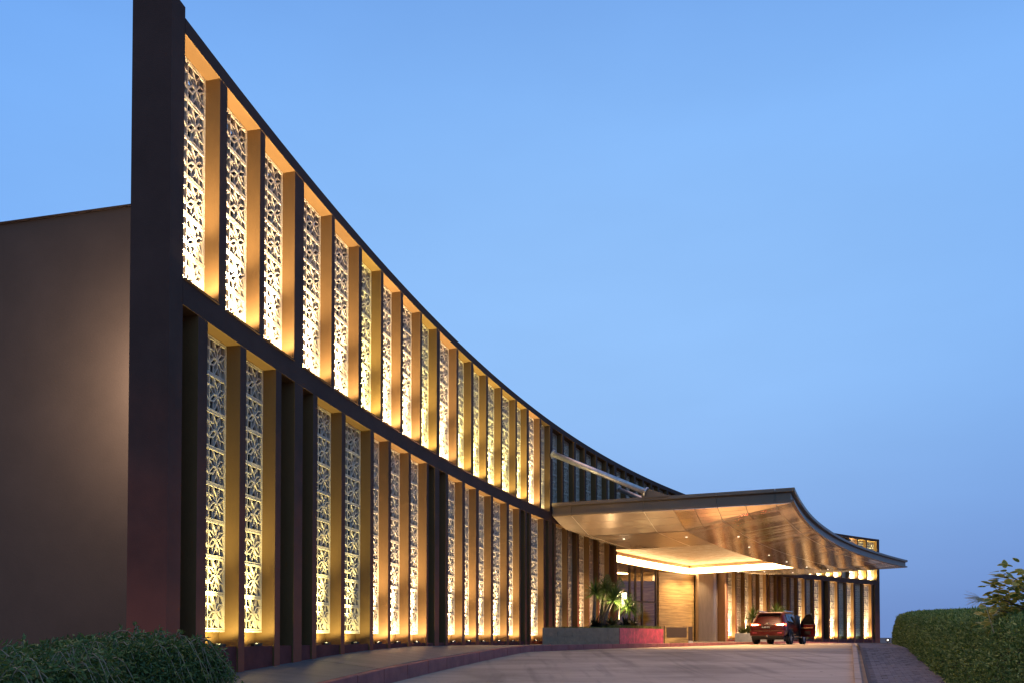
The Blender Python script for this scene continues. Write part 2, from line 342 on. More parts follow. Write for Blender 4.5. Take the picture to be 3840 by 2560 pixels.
# plaza deck in front of the entrance, edged by the kerb
deck_edge = [(31.1, 1.45), (34.4, 2.05), (37.7, 2.65), (43.9, 4.15), (48.4, 4.65), (56, 4.75), (63, 4.7), (75, 4.4), (88.8, 3.9)]
def deck_o(s): return float(np.interp(s, [p[0] for p in deck_edge], [p[1] for p in deck_edge]))
o = arc_strip(31.12, 88.9, -9.0, deck_o, 0.2, lambda s: -0.28 + E - max(0, s - 62) * 0.011, 1.0).make('plaza_deck', 'walk', walk); clean(o)
def kerb_line(pts, top, bot, w, m, parent, step, name='kerb_stone'):
    """kerb stones along (x, y) points, each a piece with a joint"""
    L = [0]
    for a, c in zip(pts, pts[1:]): L.append(L[-1] + math.hypot(c[0] - a[0], c[1] - a[1]))
    at = lambda d: (np.interp(d, L, [p[0] for p in pts]), np.interp(d, L, [p[1] for p in pts]))
    d = 0
    while d < L[-1] - 0.05:
        e = min(d + step, L[-1]); p, q = at(d + 0.008), at(e - 0.008)
        t = Vector((q[0] - p[0], q[1] - p[1])).normalized(); n = Vector((t.y, -t.x)) * w
        b = MB(); j = random.uniform(-0.006, 0.006)
        zt0, zt1, zb0, zb1 = top(p) + j, top(q) + j, bot(p) - 0.3, bot(q) - 0.3
        b.hexa([(p[0], p[1], zb0), (q[0], q[1], zb1), (q[0] - n.x, q[1] - n.y, zb1), (p[0] - n.x, p[1] - n.y, zb0), (p[0], p[1], zt0), (q[0], q[1], zt1), (q[0] - n.x, q[1] - n.y, zt1), (p[0] - n.x, p[1] - n.y, zt0)])
        o = b.make(name, m, parent, bevel=0.012); clean(o)
        d = e
kerb = bpy.data.objects.new('kerb', None); link(kerb); kerb['kind'] = 'structure'
kp = [arc(s, 1.6) for s in np.arange(12, 31.1, 1.0)] + [arc(s, o + 0.15) for s, o in deck_edge[:-2]] + [arc(75, 4.55), arc(88.9, 4.05)]
def s_of(p): return math.atan2(p[1] - CY, CX - p[0]) * R
def kerb_top(p):
    s = s_of(p); return walk_out(s) + 0.012 - max(0, s - 62) * 0.011
kerb_line(kp, kerb_top, lambda p: road_z(p[1]), 0.16, 'kerb', kerb, 1.2)

# right pavement with its pavers
rk = lambda d: 6.19 + 0.4525 * (d - 13.2)
rw = lambda d: 7.6 + 0.465 * (d - 13.2)
rpave = bpy.data.objects.new('right_pavement', None); link(rpave); rpave['kind'] = 'structure'
top_r = lambda p: road_z(p[1]) + 0.14
kerb2 = bpy.data.objects.new('right_kerb', None); link(kerb2); kerb2['kind'] = 'structure'
pts = [(rk(d), d) for d in np.arange(34, 5.9, -2.0)]
kerb_line(pts, lambda p: top_r(p) + 0.004, lambda p: road_z(p[1]), -0.13, 'kerb2', kerb2, 1.0)
b = MB()
ds = np.arange(6, 38.1, 1.0)
for d in ds: b.V += [(rk(d) + 0.1, d, top_r((0, d)) - 0.018), (rw(d) + 0.5, d, top_r((0, d)) - 0.018)]
for i in range(len(ds) - 1): b.F.append((2 * i, 2 * i + 1, 2 * i + 3, 2 * i + 2))
b.make('joint_bed', 'joint', rpave)
tx, ty = 0.4525 / math.hypot(1, 0.4525), 1 / math.hypot(1, 0.4525)
def paver_pts(d, k, row, jz):
    """pavers laid across the path: 0.21 long, 0.11 deep"""
    off = 0.105 if row % 2 else 0
    u0 = 0.15 + k * 0.215 - off
    return u0
rest = MB(); n_single = 0
pm = MB(); pm.box(-0.1, 0.1, -0.049, 0.049, -0.05, 0.0); pmesh = mesh('paver', pm.V, pm.F, 'paver')
bm = bmesh.new(); bm.from_mesh(pmesh); bmesh.ops.bevel(bm, geom=[e for e in bm.edges if all(v.co.z > -0.01 for v in e.verts)], offset=0.006, segments=1, affect='EDGES'); bm.to_mesh(pmesh); bm.free()
rows = int(23 / 0.107)
th_r = math.atan2(tx, ty)
for r_ in range(rows):
    d = 12.6 + r_ * 0.107 * ty
    for k in range(7):
        u = 0.13 + k * 0.207 + (0.1 if r_ % 2 else 0)
        x = rk(d) + 0.13 + u * ty; y = d - u * tx
        if x > rw(y) + 0.1: continue
        mw = Matrix.Translation((x, y, top_r((0, y)) + random.uniform(-0.004, 0.004))) @ Matrix.Rotation(-th_r, 4, 'Z') @ Matrix.Rotation(0.03, 4, 'X')
        if n_single < 290 and y > 12.4:
            put('paver', pmesh, rpave, mw); n_single += 1
        else:
            rest.hexa([mw @ Vector(p) for p in [(-0.1, -0.049, -0.03), (0.1, -0.049, -0.03), (0.1, 0.049, -0.03), (-0.1, 0.049, -0.03), (-0.097, -0.046, 0), (0.097, -0.046, 0), (0.097, 0.046, 0), (-0.097, 0.046, 0)]])
rest.make('paver_field', 'paver', rpave, kind='stuff')
# dark soil gutter beside the right kerb
b = MB(); ds = np.arange(6, 23, 0.5)
for d in ds:
    w = 0.13 + random.uniform(-0.012, 0.012)
    b.V += [(rk(d) - 0.01, d, road_z(d) + 0.03), (rk(d) - w * 0.5, d, road_z(d) + 0.022), (rk(d) - w, d, road_z(d) + 0.004)]
for i in range(len(ds) - 1):
    for j in range(2): k = 3 * i + j; b.F.append((k, k + 3, k + 4, k + 1))
tag(b.make('gutter_soil', 'soil'), kind='structure')

# ------------------------------------------------------------------ the hotel building
HU, RF, SU, HL, SL = 8.85 + E, 9.08 + E, 5.22 + E, 4.84 + E, -0.15 + E
REC = 0.26
hotel = thing('hotel_building', arc(16.3, 0, 0), 'long curved two-storey dark brown hotel with rows of lit star-pattern screens', 'building')
U = [(16.65, 17.55, 'A'), (17.75, 18.75, 'A'), (18.91, 19.96, 'A'), (20.31, 21.47, 'A'), (21.61, 22.75, 'A'), (22.91, 23.92, 'G'), (24.06, 25.07, 'A'), (25.22, 26.32, 'A'), (26.44, 27.47, 'G'), (27.7, 28.96, 'A'), (29.11, 30.15, 'G'), (30.36, 31.45, 'G'), (31.62, 32.81, 'G'), (32.96, 34.25, 'G'), (34.41, 35.4, 'G'), (35.63, 36.81, 'A'), (36.98, 37.96, 'H'), (38.27, 39.43, 'D'), (39.61, 40.84, 'D'), (41.06, 42.17, 'D'), (42.37, 43.63, 'D'), (43.81, 45.04, 'D'), (45.23, 46.12, 'D'), (46.42, 47.62, 'D'), (47.82, 48.9, 'D'), (49.15, 50.15, 'D'), (50.34, 51.38, 'D'), (51.56, 52.45, 'D'), (52.67, 53.79, 'D'), (54.0, 55.03, 'D'), (55.25, 56.24, 'D')]
s = 56.45
while s < 74.5: U.append((s, s + 1.12, 'P')); s += 1.32
U += [(75.5, 76.63, 'G'), (76.78, 78.06, 'A'), (78.16, 79.55, 'G'), (79.76, 80.89, 'G'), (81.04, 82.31, 'A'), (82.42, 83.48, 'D'), (83.69, 85.02, 'A'), (85.17, 86.45, 'G'), (86.64, 88.22, 'G')]
Lw = [(16.7, 17.03, 'K'), (17.27, 18.18, 'G'), (18.36, 19.32, 'G'), (19.51, 20.0, 'K'), (20.31, 20.72, 'K'), (20.9, 21.96, 'G'), (22.14, 23.39, 'G'), (23.57, 24.38, 'A'), (24.53, 25.6, 'A'), (25.74, 26.78, 'A'), (26.91, 27.36, 'K'), (27.68, 28.16, 'K'), (28.34, 29.44, 'A'), (29.66, 30.58, 'A'), (30.82, 31.89, 'A'), (32.11, 33.37, 'A'), (33.61, 34.62, 'A'), (34.79, 35.23, 'K'), (35.43, 35.71, 'K'), (35.88, 37.22, 'A'), (37.43, 37.82, 'K'), (38.22, 38.45, 'K'), (38.64, 39.99, 'B'), (40.08, 41.22, 'D'), (41.45, 42.68, 'B'), (42.76, 43.89, 'D'), (44.06, 45.35, 'B'), (45.52, 46.12, 'K')]
LwF = [(63.42, 64.63, 'B'), (64.84, 66.1, 'D'), (66.2, 67.32, 'B'), (67.47, 68.53, 'D'), (68.63, 69.73, 'B'), (69.9, 70.29, 'K'), (70.44, 71.5, 'D'), (71.67, 72.24, 'K'), (72.56, 73.63, 'D'), (73.84, 74.91, 'D'), (75.12, 76.15, 'B'), (76.47, 77.58, 'T'), (77.79, 78.96, 'A'), (79.28, 80.13, 'K'), (80.39, 81.62, 'A'), (81.87, 83.06, 'T'), (83.21, 84.33, 'A'), (84.62, 85.85, 'T'), (86.02, 87.25, 'A'), (87.48, 87.84, 'K')]
S0, S1, SE0, SE1 = 16.34, 88.64, 46.35, 63.2

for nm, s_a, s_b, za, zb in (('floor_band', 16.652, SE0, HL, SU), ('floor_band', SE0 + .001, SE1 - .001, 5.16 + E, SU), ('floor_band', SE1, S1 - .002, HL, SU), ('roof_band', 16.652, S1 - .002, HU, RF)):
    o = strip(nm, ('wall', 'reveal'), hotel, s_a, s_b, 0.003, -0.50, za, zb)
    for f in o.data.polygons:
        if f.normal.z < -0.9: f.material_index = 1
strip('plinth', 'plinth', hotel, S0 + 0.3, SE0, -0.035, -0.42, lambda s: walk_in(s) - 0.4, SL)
strip('plinth', 'plinth', hotel, SE1, S1 - 0.01, -0.035, -0.42, 0.6, SL)
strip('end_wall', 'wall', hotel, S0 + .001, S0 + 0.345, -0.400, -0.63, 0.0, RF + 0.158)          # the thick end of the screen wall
strip('rear_wall', 'rear', hotel, 17.0, SE0 - .05, -0.72, -0.80, 0.2, 9.03 + E)  # near-black backing added close behind so the screen openings stay dark
strip('rear_wall', 'rear', hotel, SE0 - .05, SE1 + 0.1, -0.72, -0.80, 5.2 + E, 9.03 + E)  # added near-black backing, above the entrance
strip('rear_wall', 'rear', hotel, SE1 + 0.1, S1 - 0.1, -0.72, -0.80, 0.2, 9.03 + E)  # added near-black backing, past the entrance
strip('rear_roof', 'block', hotel, 45.2, S1 - 0.1, -1.03, -13.5, SU, 7.5 + E)
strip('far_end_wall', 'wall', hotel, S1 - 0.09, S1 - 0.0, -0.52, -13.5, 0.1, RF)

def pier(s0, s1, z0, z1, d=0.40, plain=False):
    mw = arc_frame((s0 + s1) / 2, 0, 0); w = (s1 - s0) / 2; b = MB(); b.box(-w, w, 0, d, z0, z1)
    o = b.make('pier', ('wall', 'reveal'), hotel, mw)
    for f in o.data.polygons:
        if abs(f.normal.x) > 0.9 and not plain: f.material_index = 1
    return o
def piers(ops, z0f, z1, first, last, top=None):
    e = [first] + [x for a, c, t in ops for x in (a, c)] + [last]
    for a, c in zip(e[0::2], e[1::2]):
        if a == S0: continue
        pier(a, c, z0f((a + c) / 2), z1)
piers(U, lambda s: SU, HU, S0, S1)
pier(S0, 16.65, 0.0, RF + 0.16, 0.405, True)
piers(Lw, lambda s: walk_in(s) - 0.3, HL, S0, SE0)
piers(LwF, lambda s: 0.55, HL, SE1, S1)

# one star lattice unit: two eight-petalled stars side by side, 1.2 m by 0.6 m before scaling
def star_bars(b, cx, cz, hx, hz, w, y0, y1, seed):
    P = lambda u, v: (cx + u * hx, cz + v * hz); a, c = 0.44, 0.42; k = 0
    seg = []
    ring = [(0, a), (c, c), (a, 0), (c, -c), (0, -a), (-c, -c), (-a, 0), (-c, c)]
    for q in ring: seg.append(((0, 0), q, 1.0))
    tips = [(-0.45, 1), (0.45, 1), (1, 0.45), (1, -0.45), (0.45, -1), (-0.45, -1), (-1, -0.45), (-1, 0.45)]
    conn = [(0, 0), (0, 1), (1, 1), (1, 2), (2, 2), (2, 3), (3, 3), (3, 4), (4, 4), (4, 5), (5, 5), (5, 6), (6, 6), (6, 7), (7, 7), (7, 0)]
    for i, j in conn: seg.append((ring[i], tips[j], 0.85))
    for i, (p, q, f) in enumerate(seg):
        e = 0.0009 * ((i * 7 + seed * 5) % 11); b.bar(P(*p), P(*q), w * f, y0 + 0.004 + e, y1 - 0.003 - e)
def lattice_unit(b, n, x0, x1, z0, z1, w=0.032, y0=0.0, y1=0.052):
    W = (x1 - x0) / n
    b.bar((x0, z0 + w * .5), (x1, z0 + w * .5), w, y0, y1); b.bar((x0, z1 - w * .5), (x1, z1 - w * .5), w, y0 + .0006, y1 - .0006)
    for i in range(n + 1):
        x = min(max(x0 + i * W, x0 + w * .5), x1 - w * .5); b.bar((x, z0), (x, z1), w, y0 + .0013, y1 - .0013)
    for i in range(n): star_bars(b, x0 + (i + .5) * W, (z0 + z1) / 2, W / 2 - w * .3, (z1 - z0) / 2 - w * .3, w * .95, y0, y1, i)
MESH = {}
def block_mesh():
    if 'blk' not in MESH:
        b = MB(); lattice_unit(b, 2, -0.6, 0.6, 0.003, 0.597); MESH['blk'] = mesh('lattice_block', b.V, b.F, 'lattice')
    return MESH['blk']
def full_mesh(rows):
    k = 'full%d' % rows
    if k not in MESH:
        b = MB()
        for i in range(rows): lattice_unit(b, 2, -0.6, 0.6, i * 0.6 + 0.003, i * 0.6 + 0.597)
        MESH[k] = mesh('lattice_screen', b.V, b.F, 'lattice')
    return MESH[k]
def frame_mesh(rows):
    k = 'frame%d' % rows
    if k not in MESH:
        b = MB(); h = rows * 0.6
        for x in (-0.6, 0.6): b.bar((x * 1.012, -0.01), (x * 1.012, h + 0.01), 0.014, -0.006, 0.10)
        b.bar((-0.612, -0.016), (0.612, -0.016), 0.03, -0.01, 0.10); b.bar((-0.612, h + 0.008), (0.612, h + 0.008), 0.014, -0.006, 0.10)
        MESH[k] = mesh('lattice_screen', b.V, b.F, 'lattice')
    return MESH[k]
up_mesh = MB(); up_mesh.box(-0.14, 0.14, -0.03, 0.03, 0, 0.05); up_mesh = mesh('uplight', up_mesh.V, up_mesh.F, 'fixture')
WARM = {'A': (1.0, 0.74, 0.43), 'G': (1.0, 0.86, 0.34), 'B': (1.0, 0.72, 0.42), 'H': (1.0, 0.86, 0.42), 'T': (0.62, 0.95, 0.85)}
LAMPS = {}
def lamp(kind, key, color, power, size=None, spot=None, blend=1.0):
    power = round(power / 8) * 8 if power > 60 else power
    k = (kind, key, power, size, spot, blend)
    if k not in LAMPS:
        l = bpy.data.lights.new('uplight_lamp', kind); l.color = color; l.energy = power
        if kind == 'AREA': l.shape = 'RECTANGLE'; l.size, l.size_y = size; l.spread = math.radians(150)
        if kind == 'SPOT': l.spot_size = math.radians(spot); l.spot_blend = blend; l.shadow_soft_size = 0.05
        LAMPS[k] = l
    return LAMPS[k]
def add_lamp(ld, mw_frame, x, y, z, d):
    o = bpy.data.objects.new('uplight_lamp', ld)
    rot = Vector(d).to_track_quat('-Z', 'Y').to_matrix().to_4x4()
    link(o, hotel, mw_frame @ Matrix.Translation((x, y, z)) @ rot)
PS, PA = 1720.0, 190.0
BR = random.Random(21)
def bay(s0, s1, t, zs, zl, rows, zh, single, power=1.0):
    power *= BR.uniform(0.82, 1.15) * (2.2 if t == 'A' and zs < 3 and single else 1.4 if t == 'G' and zs < 3 else 1.15)
    sm = (s0 + s1) / 2; w = s1 - s0; mw = arc_frame(sm, 0, 0)
    if t == 'K' or t == 'P':
        b = MB(); b.box(-w / 2 - 0.02, w / 2 + 0.02, 0.335 if t == 'K' else 0.30, 0.39, zs if t == 'P' else 0.55, zh)
        b.make('dark_panel', 'slot', hotel, mw); return
    sc = Matrix.Translation((0, REC, zl)) @ Matrix.Diagonal((w / 1.226, 1, (zh - zl - 0.02) / (rows * 0.6), 1))
    if single:
        fr = put('lattice_screen', frame_mesh(rows), hotel, mw @ sc)
        for i in range(rows): put('lattice_block', block_mesh(), fr, mw @ sc @ Matrix.Translation((random.uniform(-.003, .003), random.uniform(-.003, .003), 0.6 * i)))
    else: put('lattice_screen', full_mesh(rows), hotel, mw @ sc)
    if zl - zs > 0.1:
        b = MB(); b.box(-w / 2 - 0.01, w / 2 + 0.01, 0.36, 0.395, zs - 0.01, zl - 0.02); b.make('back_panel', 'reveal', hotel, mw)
    if t == 'D': return
    put('uplight', up_mesh, hotel, mw @ Matrix.Translation((0, 0.06, zs)))
    d = (0.0, 0.12 if t != 'H' else .08, 1.0)
    if t == 'T':
        add_lamp(lamp('AREA', 'T', WARM['T'], 1.6, (0.5, 0.05)), mw, 0, 0.05, zs + 0.07, (0, 0.7, 0.7)); return
    c = WARM[t]; q = {'A': 1.0, 'G': 0.72, 'B': 0.55, 'H': 0.18}[t] * power
    add_lamp(lamp('SPOT', t, c, PS * q * (2.3 if zs < 3 else 1.45), None, 44 if zs < 3 else 52), mw, 0, 0.0, zs + 0.08, d)
    add_lamp(lamp('SPOT', t, c, PA * q, None, 168, .35), mw, 0, 0.02, zs + 0.07, (0, 0.3, 0.95))
for s0, s1, t in U: bay(s0, s1, t, SU, SU + 0.03, 6, HU, s1 < 38.2, .85 if s1 < 60 else 1.7)
LB = 0.12 + E
for s0, s1, t in Lw: bay(s0, s1, t, SL, LB, 8, HL, True, 0.36)
for s0, s1, t in LwF: bay(s0, s1, t, SL, LB, 8, HL, False, 1.5)
# thin ledges under the upper screens
for s0, s1, t in U:
    if s1 < 38.2 or s0 > 75:
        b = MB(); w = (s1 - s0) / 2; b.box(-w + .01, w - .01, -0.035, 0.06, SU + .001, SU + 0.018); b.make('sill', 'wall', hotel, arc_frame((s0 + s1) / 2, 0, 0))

# the wing behind the end wall
wing = thing('rear_wing', arc(19.0, -6, 0), 'plain grey brown rendered block behind the tall dark end wall', 'building')
strip('wall', 'block', wing, 18.98, 46, -0.72, -16, -0.6, 7.95 + E, smooth=False)
strip('plinth', 'plinth', wing, 18.94, 20, -0.7, -16.05, -0.6, -0.35 + E)
strip('coping', 'wall', wing, 18.93, 46.05, -0.71, -16.02, 7.95 + E + 0.001, 7.97 + E)
for o in wing.children:
    if o.name.startswith('wall'): pass
# bulkhead lamp on the wing, tucked behind the end wall
bl = thing('bulkhead_lamp', arc(18.0, -0.70, 4.7 + E), 'small wall lamp behind the dark end wall washing the rear wing', 'lamp')
b = MB(); b.box(-0.1, 0.1, -0.06, 0.06, -0.06, 0.06); b.make('housing', 'fixture', bl, arc_frame(17.55, -1.10, 4.62 + E), bevel=0.01)
l = bpy.data.lights.new('bulb', 'AREA'); l.shape = 'RECTANGLE'; l.size = 0.5; l.size_y = 0.9; l.energy = 215; l.color = (1, 0.90, 0.76)
lo = bpy.data.objects.new('bulb', l); link(lo, bl, arc_frame(17.68, -1.14, 4.62 + E) @ Vector((0.75, 0.65, -0.05)).to_track_quat('-Z', 'Y').to_matrix().to_4x4())

# ------------------------------------------------------------------ lobby inside the entrance
def line_frame(p, q, z=0):
    t = Vector((q[0] - p[0], q[1] - p[1], 0)).normalized()
    return Matrix(((t.x, -t.y, 0, p[0]), (t.y, t.x, 0, p[1]), (0, 0, 1, z), (0, 0, 0, 1))), math.hypot(q[0] - p[0], q[1] - p[1])
D0, D1, D2 = (6.83, 48.96), (9.93, 50.94), (12.9, 52.87)
FLR = -0.28 + E; CEIL = 4.5 + E
mf, Lg = line_frame((3.4, 46.75), D1)
for i, x in enumerate([0.0, 1.35, 2.7, 4.08, 5.25, 5.75, 6.35, 7.62]):
    b = MB(); b.box(x - 0.05, x + 0.05, -0.06, 0.10, FLR, CEIL); b.make('mullion', 'mullion', hotel, mf)
xsm = [0.0, 1.35, 2.7, 4.08, 5.25, 5.75, 6.35, 7.62]
for a, c in zip(xsm, xsm[1:]):
    b = MB(); b.box(a + 0.05, c - 0.05, 0.0, 0.015, FLR, CEIL); b.make('glass_pane', 'glass', hotel, mf)
    b = MB(); b.box(a + 0.05, c - 0.05, -0.03, 0.05, FLR + 2.62, FLR + 2.72); b.make('transom', 'mullion', hotel, mf)
mt, Lt = line_frame(D1, D2)
for i in range(2):
    for j, (z0, z1) in enumerate([(FLR, FLR + 3.62), (FLR + 3.625, CEIL)]):
        b = MB(); b.box(0.14 + i * (Lt - .14) / 2 + .002, 0.14 + (i + 1) * (Lt - .14) / 2 - .002, 0.0 + .002 * i, 0.2, z0, z1); b.make('stone_panel', 'travertine', hotel, mt)
b = MB(); b.box(0.02, Lt + 0.4, 0.21, 0.3, FLR, CEIL); b.make('backing_wall', 'mullion', hotel, mt)
# lobby room behind the glass
b = MB(); b.box(-1.0, 9.0, 4.2, 4.4, FLR, CEIL); b.make('lobby_back_wall', 'travertine', hotel, mf)
b = MB(); b.box(-1.0, 9.0, 0.05, 4.2, FLR - 0.1, FLR + 0.004); b.make('lobby_floor', 'floor', hotel, mf)
b = MB(); b.box(-1.0, 9.0, 0.05, 4.3, CEIL + .01, CEIL + 0.1); b.make('lobby_ceiling', 'soffit2', hotel, mf)
for x in (1.0, 3.4, 6.0):
    b = MB(); b.box(x, x + 1.2, 2.2, 2.6, CEIL - 0.03, CEIL); b.make('ceiling_light', 'lobbylight', hotel, mf)
b = MB(); b.box(9.0, 9.15, 0.05, 4.4, FLR, CEIL); b.make('lobby_side_wall', 'travertine', hotel, mf)
# reveal at the right of the opening
mc, Lc = line_frame(D2, (14.55, 52.3))
colm = MB(); n = 20
w_, d_ = 1.55, 0.9; rad = 0.3; prof = []
for cx, cy, a0 in ((w_ - rad, rad, -90), (w_ - rad, d_ - rad, 0), (rad, d_ - rad, 90), (rad, rad, 180)):
    for k in range(6): a = math.radians(a0 + 18 * k); prof.append((cx + rad * math.cos(a), cy + rad * math.sin(a)))
for z in (FLR, CEIL):
    for x, y in prof: colm.V.append((x + 0.05, y - 0.2, z))
k = len(prof)
colm.F = [(i, (i + 1) % k, k + (i + 1) % k, k + i) for i in range(k)] + [tuple(range(k, 2 * k))]
colm.make('metal_column', 'column', hotel, mc, smooth=False)
b = MB(); b.box(-0.25, 0.02, 0.0, 4.5, FLR, CEIL); b.make('reveal_panel', 'brownpanel', hotel, arc_frame(SE1 - 0.02, 0.0, 0))
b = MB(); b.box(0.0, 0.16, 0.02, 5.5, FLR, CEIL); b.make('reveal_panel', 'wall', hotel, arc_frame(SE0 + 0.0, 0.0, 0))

# ------------------------------------------------------------------ entrance canopy
CT, CB = 5.611 + E, 5.06 + E
can = thing('entrance_canopy', arc(46, 4, CB), 'sweeping bronze entrance canopy with metal soffit and glowing recessed ceiling', 'canopy')
edge_s = [38.83, 41.2, 43.5, 48.85, 52.73, 57.5, 62.5, 67.34, 71.2, 74.6]
edge_o = [9.47, 9.46, 9.44, 9.36, 9.30, 9.18, 9.05, 8.90, 8.72, 8.53]
def out_o(s): return float(np.interp(s, edge_s, edge_o))
FLAT = 4.5 + E
def sof_z(s, o):
    front = (s - (38.05 + 0.083 * max(o, 0))); k = 0.0
    z = FLAT
    z = max(z, FLAT + (CB - FLAT) * max(0, 1 - front / 2.3))
    oi = 5.05
    z = max(z, FLAT + (CB - FLAT) * max(0, (o - oi) / (out_o(s) - 0.05 - oi)))
    z = max(z, FLAT + (CB - FLAT) * min(1, max(0, (s - 63.0) / 11.5)))
    z = max(z, FLAT + 0.23 * max(0, 1 - o / 0.87))
    return z
def front_s(o): return 38.05 + 0.083 * max(o, 0)
# fascia: a C-shaped section swept in panels along the front, the curved edge and the far end
def fascia(path, names='fascia_panel'):
    prof = [(-0.40, CB + 0.02), (0.03, CB + 0.02), (0.03, CB + 0.11), (-0.10, CB + 0.13), (-0.10, CT - 0.16), (0.05, CT - 0.13), (0.05, CT), (-0.40, CT)]
    nn = len(path)
    norm = []
    for i in range(nn):
        a = Vector(path[max(i - 1, 0)][:2]); p = Vector(path[i][:2]); c = Vector(path[min(i + 1, nn - 1)][:2])
        t1 = (p - a).normalized() if i else (c - p).normalized(); t2 = (c - p).normalized() if i < nn - 1 else t1
        n1, n2 = Vector((t1.y, -t1.x)), Vector((t2.y, -t2.x)); m_ = (n1 + n2).normalized(); norm.append(m_ / max(0.45, m_.dot(n1)))
    return prof, norm
front_pts = [arc(front_s(o), o) for o in (0.06, 0.87, 3.86, 6.68, 8.82, 9.47)]
curve_s = list(np.linspace(38.83, 74.6, 37))[1:]
path = front_pts + [arc(s, out_o(s)) for s in curve_s]
back_pts = [arc(74.9, o) for o in (6.0, 3.0, 0.06)]
prof, norm = fascia(path)
def sweep(i0, i1, gap0=0.0, gap1=0.0, m='fascia'):
    b = MB(); k = len(prof)
    for i in range(i0, i1 + 1):
        p = Vector(path[i][:2])
        if i == i0 and gap0: p = p + (Vector(path[i + 1][:2]) - p).normalized() * gap0
        if i == i1 and gap1: p = p + (Vector(path[i - 1][:2]) - p).normalized() * gap1
        for d, z in prof: q = p + norm[i] * d; b.V.append((q.x, q.y, z))
    for i in range(i1 - i0):
        for j in range(k): c = (j + 1) % k; b.F.append((i * k + j, i * k + c, (i + 1) * k + c, (i + 1) * k + j))
    b.F += [tuple(range(k))[::-1], tuple((i1 - i0) * k + j for j in range(k))]
    o = b.make('fascia_panel', m, can); clean(o)
for i in range(4): sweep(i, i + 1, 0.006, 0.006)
sweep(4, 6, 0.006, 0.006)
i = 6
while i < len(path) - 1: j = min(i + 5, len(path) - 1); sweep(i, j, 0.004, 0.004 if j < len(path) - 1 else 0); i = j
# roof sheet
b = MB()
ss = list(np.linspace(38.9, 74.4, 36))
for s in ss:
    for f in (0.0, 0.5, 1.0): b.V.append(arc(s, 0.06 + (out_o(s) - 0.35) * f, CT - 0.05))
for i in range(len(ss) - 1):
    for j in range(2): k = 3 * i + j; b.F.append((k, k + 3, k + 4, k + 1))
b.make('roof_sheet', 'fascia', can)
# soffit planks
COF = (46.35, 62.4, -2.4, 4.98)
def plank(s0, s1, o0, o1, m, gap=0.012, tilt=0.0):
    g = gap / 2
    c = [(s0 + g, o0 + g), (s1 - g, o0 + g), (s1 - g, o1 - g), (s0 + g, o1 - g)]
    P = []
    for s, o in c:
        if callable(o): o = o(s)
        P.append((s, o))
    V = [arc(s, o, sof_z(s, o) + (tilt if i in (1, 2) else 0)) for i, (s, o) in enumerate(P)]
    b = MB(); b.hexa(V + [(x, y, z + 0.03) for x, y, z in V]); o = b.make('soffit_panel', m, can); clean(o)
def f_(o, k):   # along the sloping front zone
    return front_s(o) + 0.06 + k * 0.765
def quad(P, m, up=0.03):
    V = [arc(s, o, sof_z(s, o)) for s, o in P]; b = MB(); b.hexa(V + [(x, y, z + up) for x, y, z in V]); o = b.make('soffit_panel', m, can); clean(o)
g = 0.008
for k in range(3):
    for o0, o1 in ((0.07, 0.87), (0.87, 3.86), (3.86, 5.05)):
        quad([(f_(o0, k) + g, o0 + g), (f_(o0, k + 1) - g, o0 + g), (f_(o1, k + 1) - g, o1 - g), (f_(o1, k) + g, o1 - g)], 'soffit2')
    # hip: front zone carries on to the corner; the outer part belongs to the right-hand slope
# flat zone before the coffer and left strip
s = 40.6
while s < COF[0] - 0.1:
    e = min(s + 0.82, COF[0])
    a = lambda o, v: v + (0.083 * max(o, 0) if v < 40.7 else 0)
    for o0, o1 in ((0.07, 0.87), (0.87, 3.86), (3.86, 5.05)):
        quad([(a(o0, s) + g, o0 + g), (e - g, o0 + g), (e - g, o1 - g), (a(o1, s) + g, o1 - g)], 'soffit2')
    s = e
# the right-hand slope, narrow planks running across
s = 38.4; k = 0
rs = random.Random(3)
while s < 74.5:
    e = min(s + 0.37, 74.5)
    for f0, f1 in (((0, .18), (.18, .38), (.38, .62), (.62, .87), (.87, .995)) if s < 41 else ((0, .38), (.38, .995))):
        oa = lambda v: 5.05 + (out_o(v) - 5.1) * f0
        ob = lambda v: 5.05 + (out_o(v) - 5.1) * f1
        c = [(s + g, oa(s) + g), (e - g, oa(e) + g), (e - g, ob(e) - g), (s + g, ob(s) - g)]
        # clip to behind the front edge
        c = [(max(q, front_s(o) + 0.07), o) for q, o in c]
        if c[1][0] - c[0][0] < 0.03 and c[2][0] - c[3][0] < 0.03 or max(q for q, o in c) < 38.5: continue
        t = rs.uniform(-0.004, 0.004)
        V = [arc(q, o, sof_z(q, o) + (t if i in (1, 2) else -t)) for i, (q, o) in enumerate(c)]
        b = MB(); b.hexa(V + [(x, y, z + 0.03) for x, y, z in V]); ob_ = b.make('soffit_panel', 'soffit', can); clean(ob_)
    s = e
s = COF[1]
while s < 74.45:
    e = min(s + 1.21, 74.5)
    for o0, o1 in ((0.07, 2.5), (2.5, 5.05)): quad([(s + g, o0 + g), (e - g, o0 + g), (e - g, o1 - g), (s + g, o1 - g)], 'soffit2')
    s = e
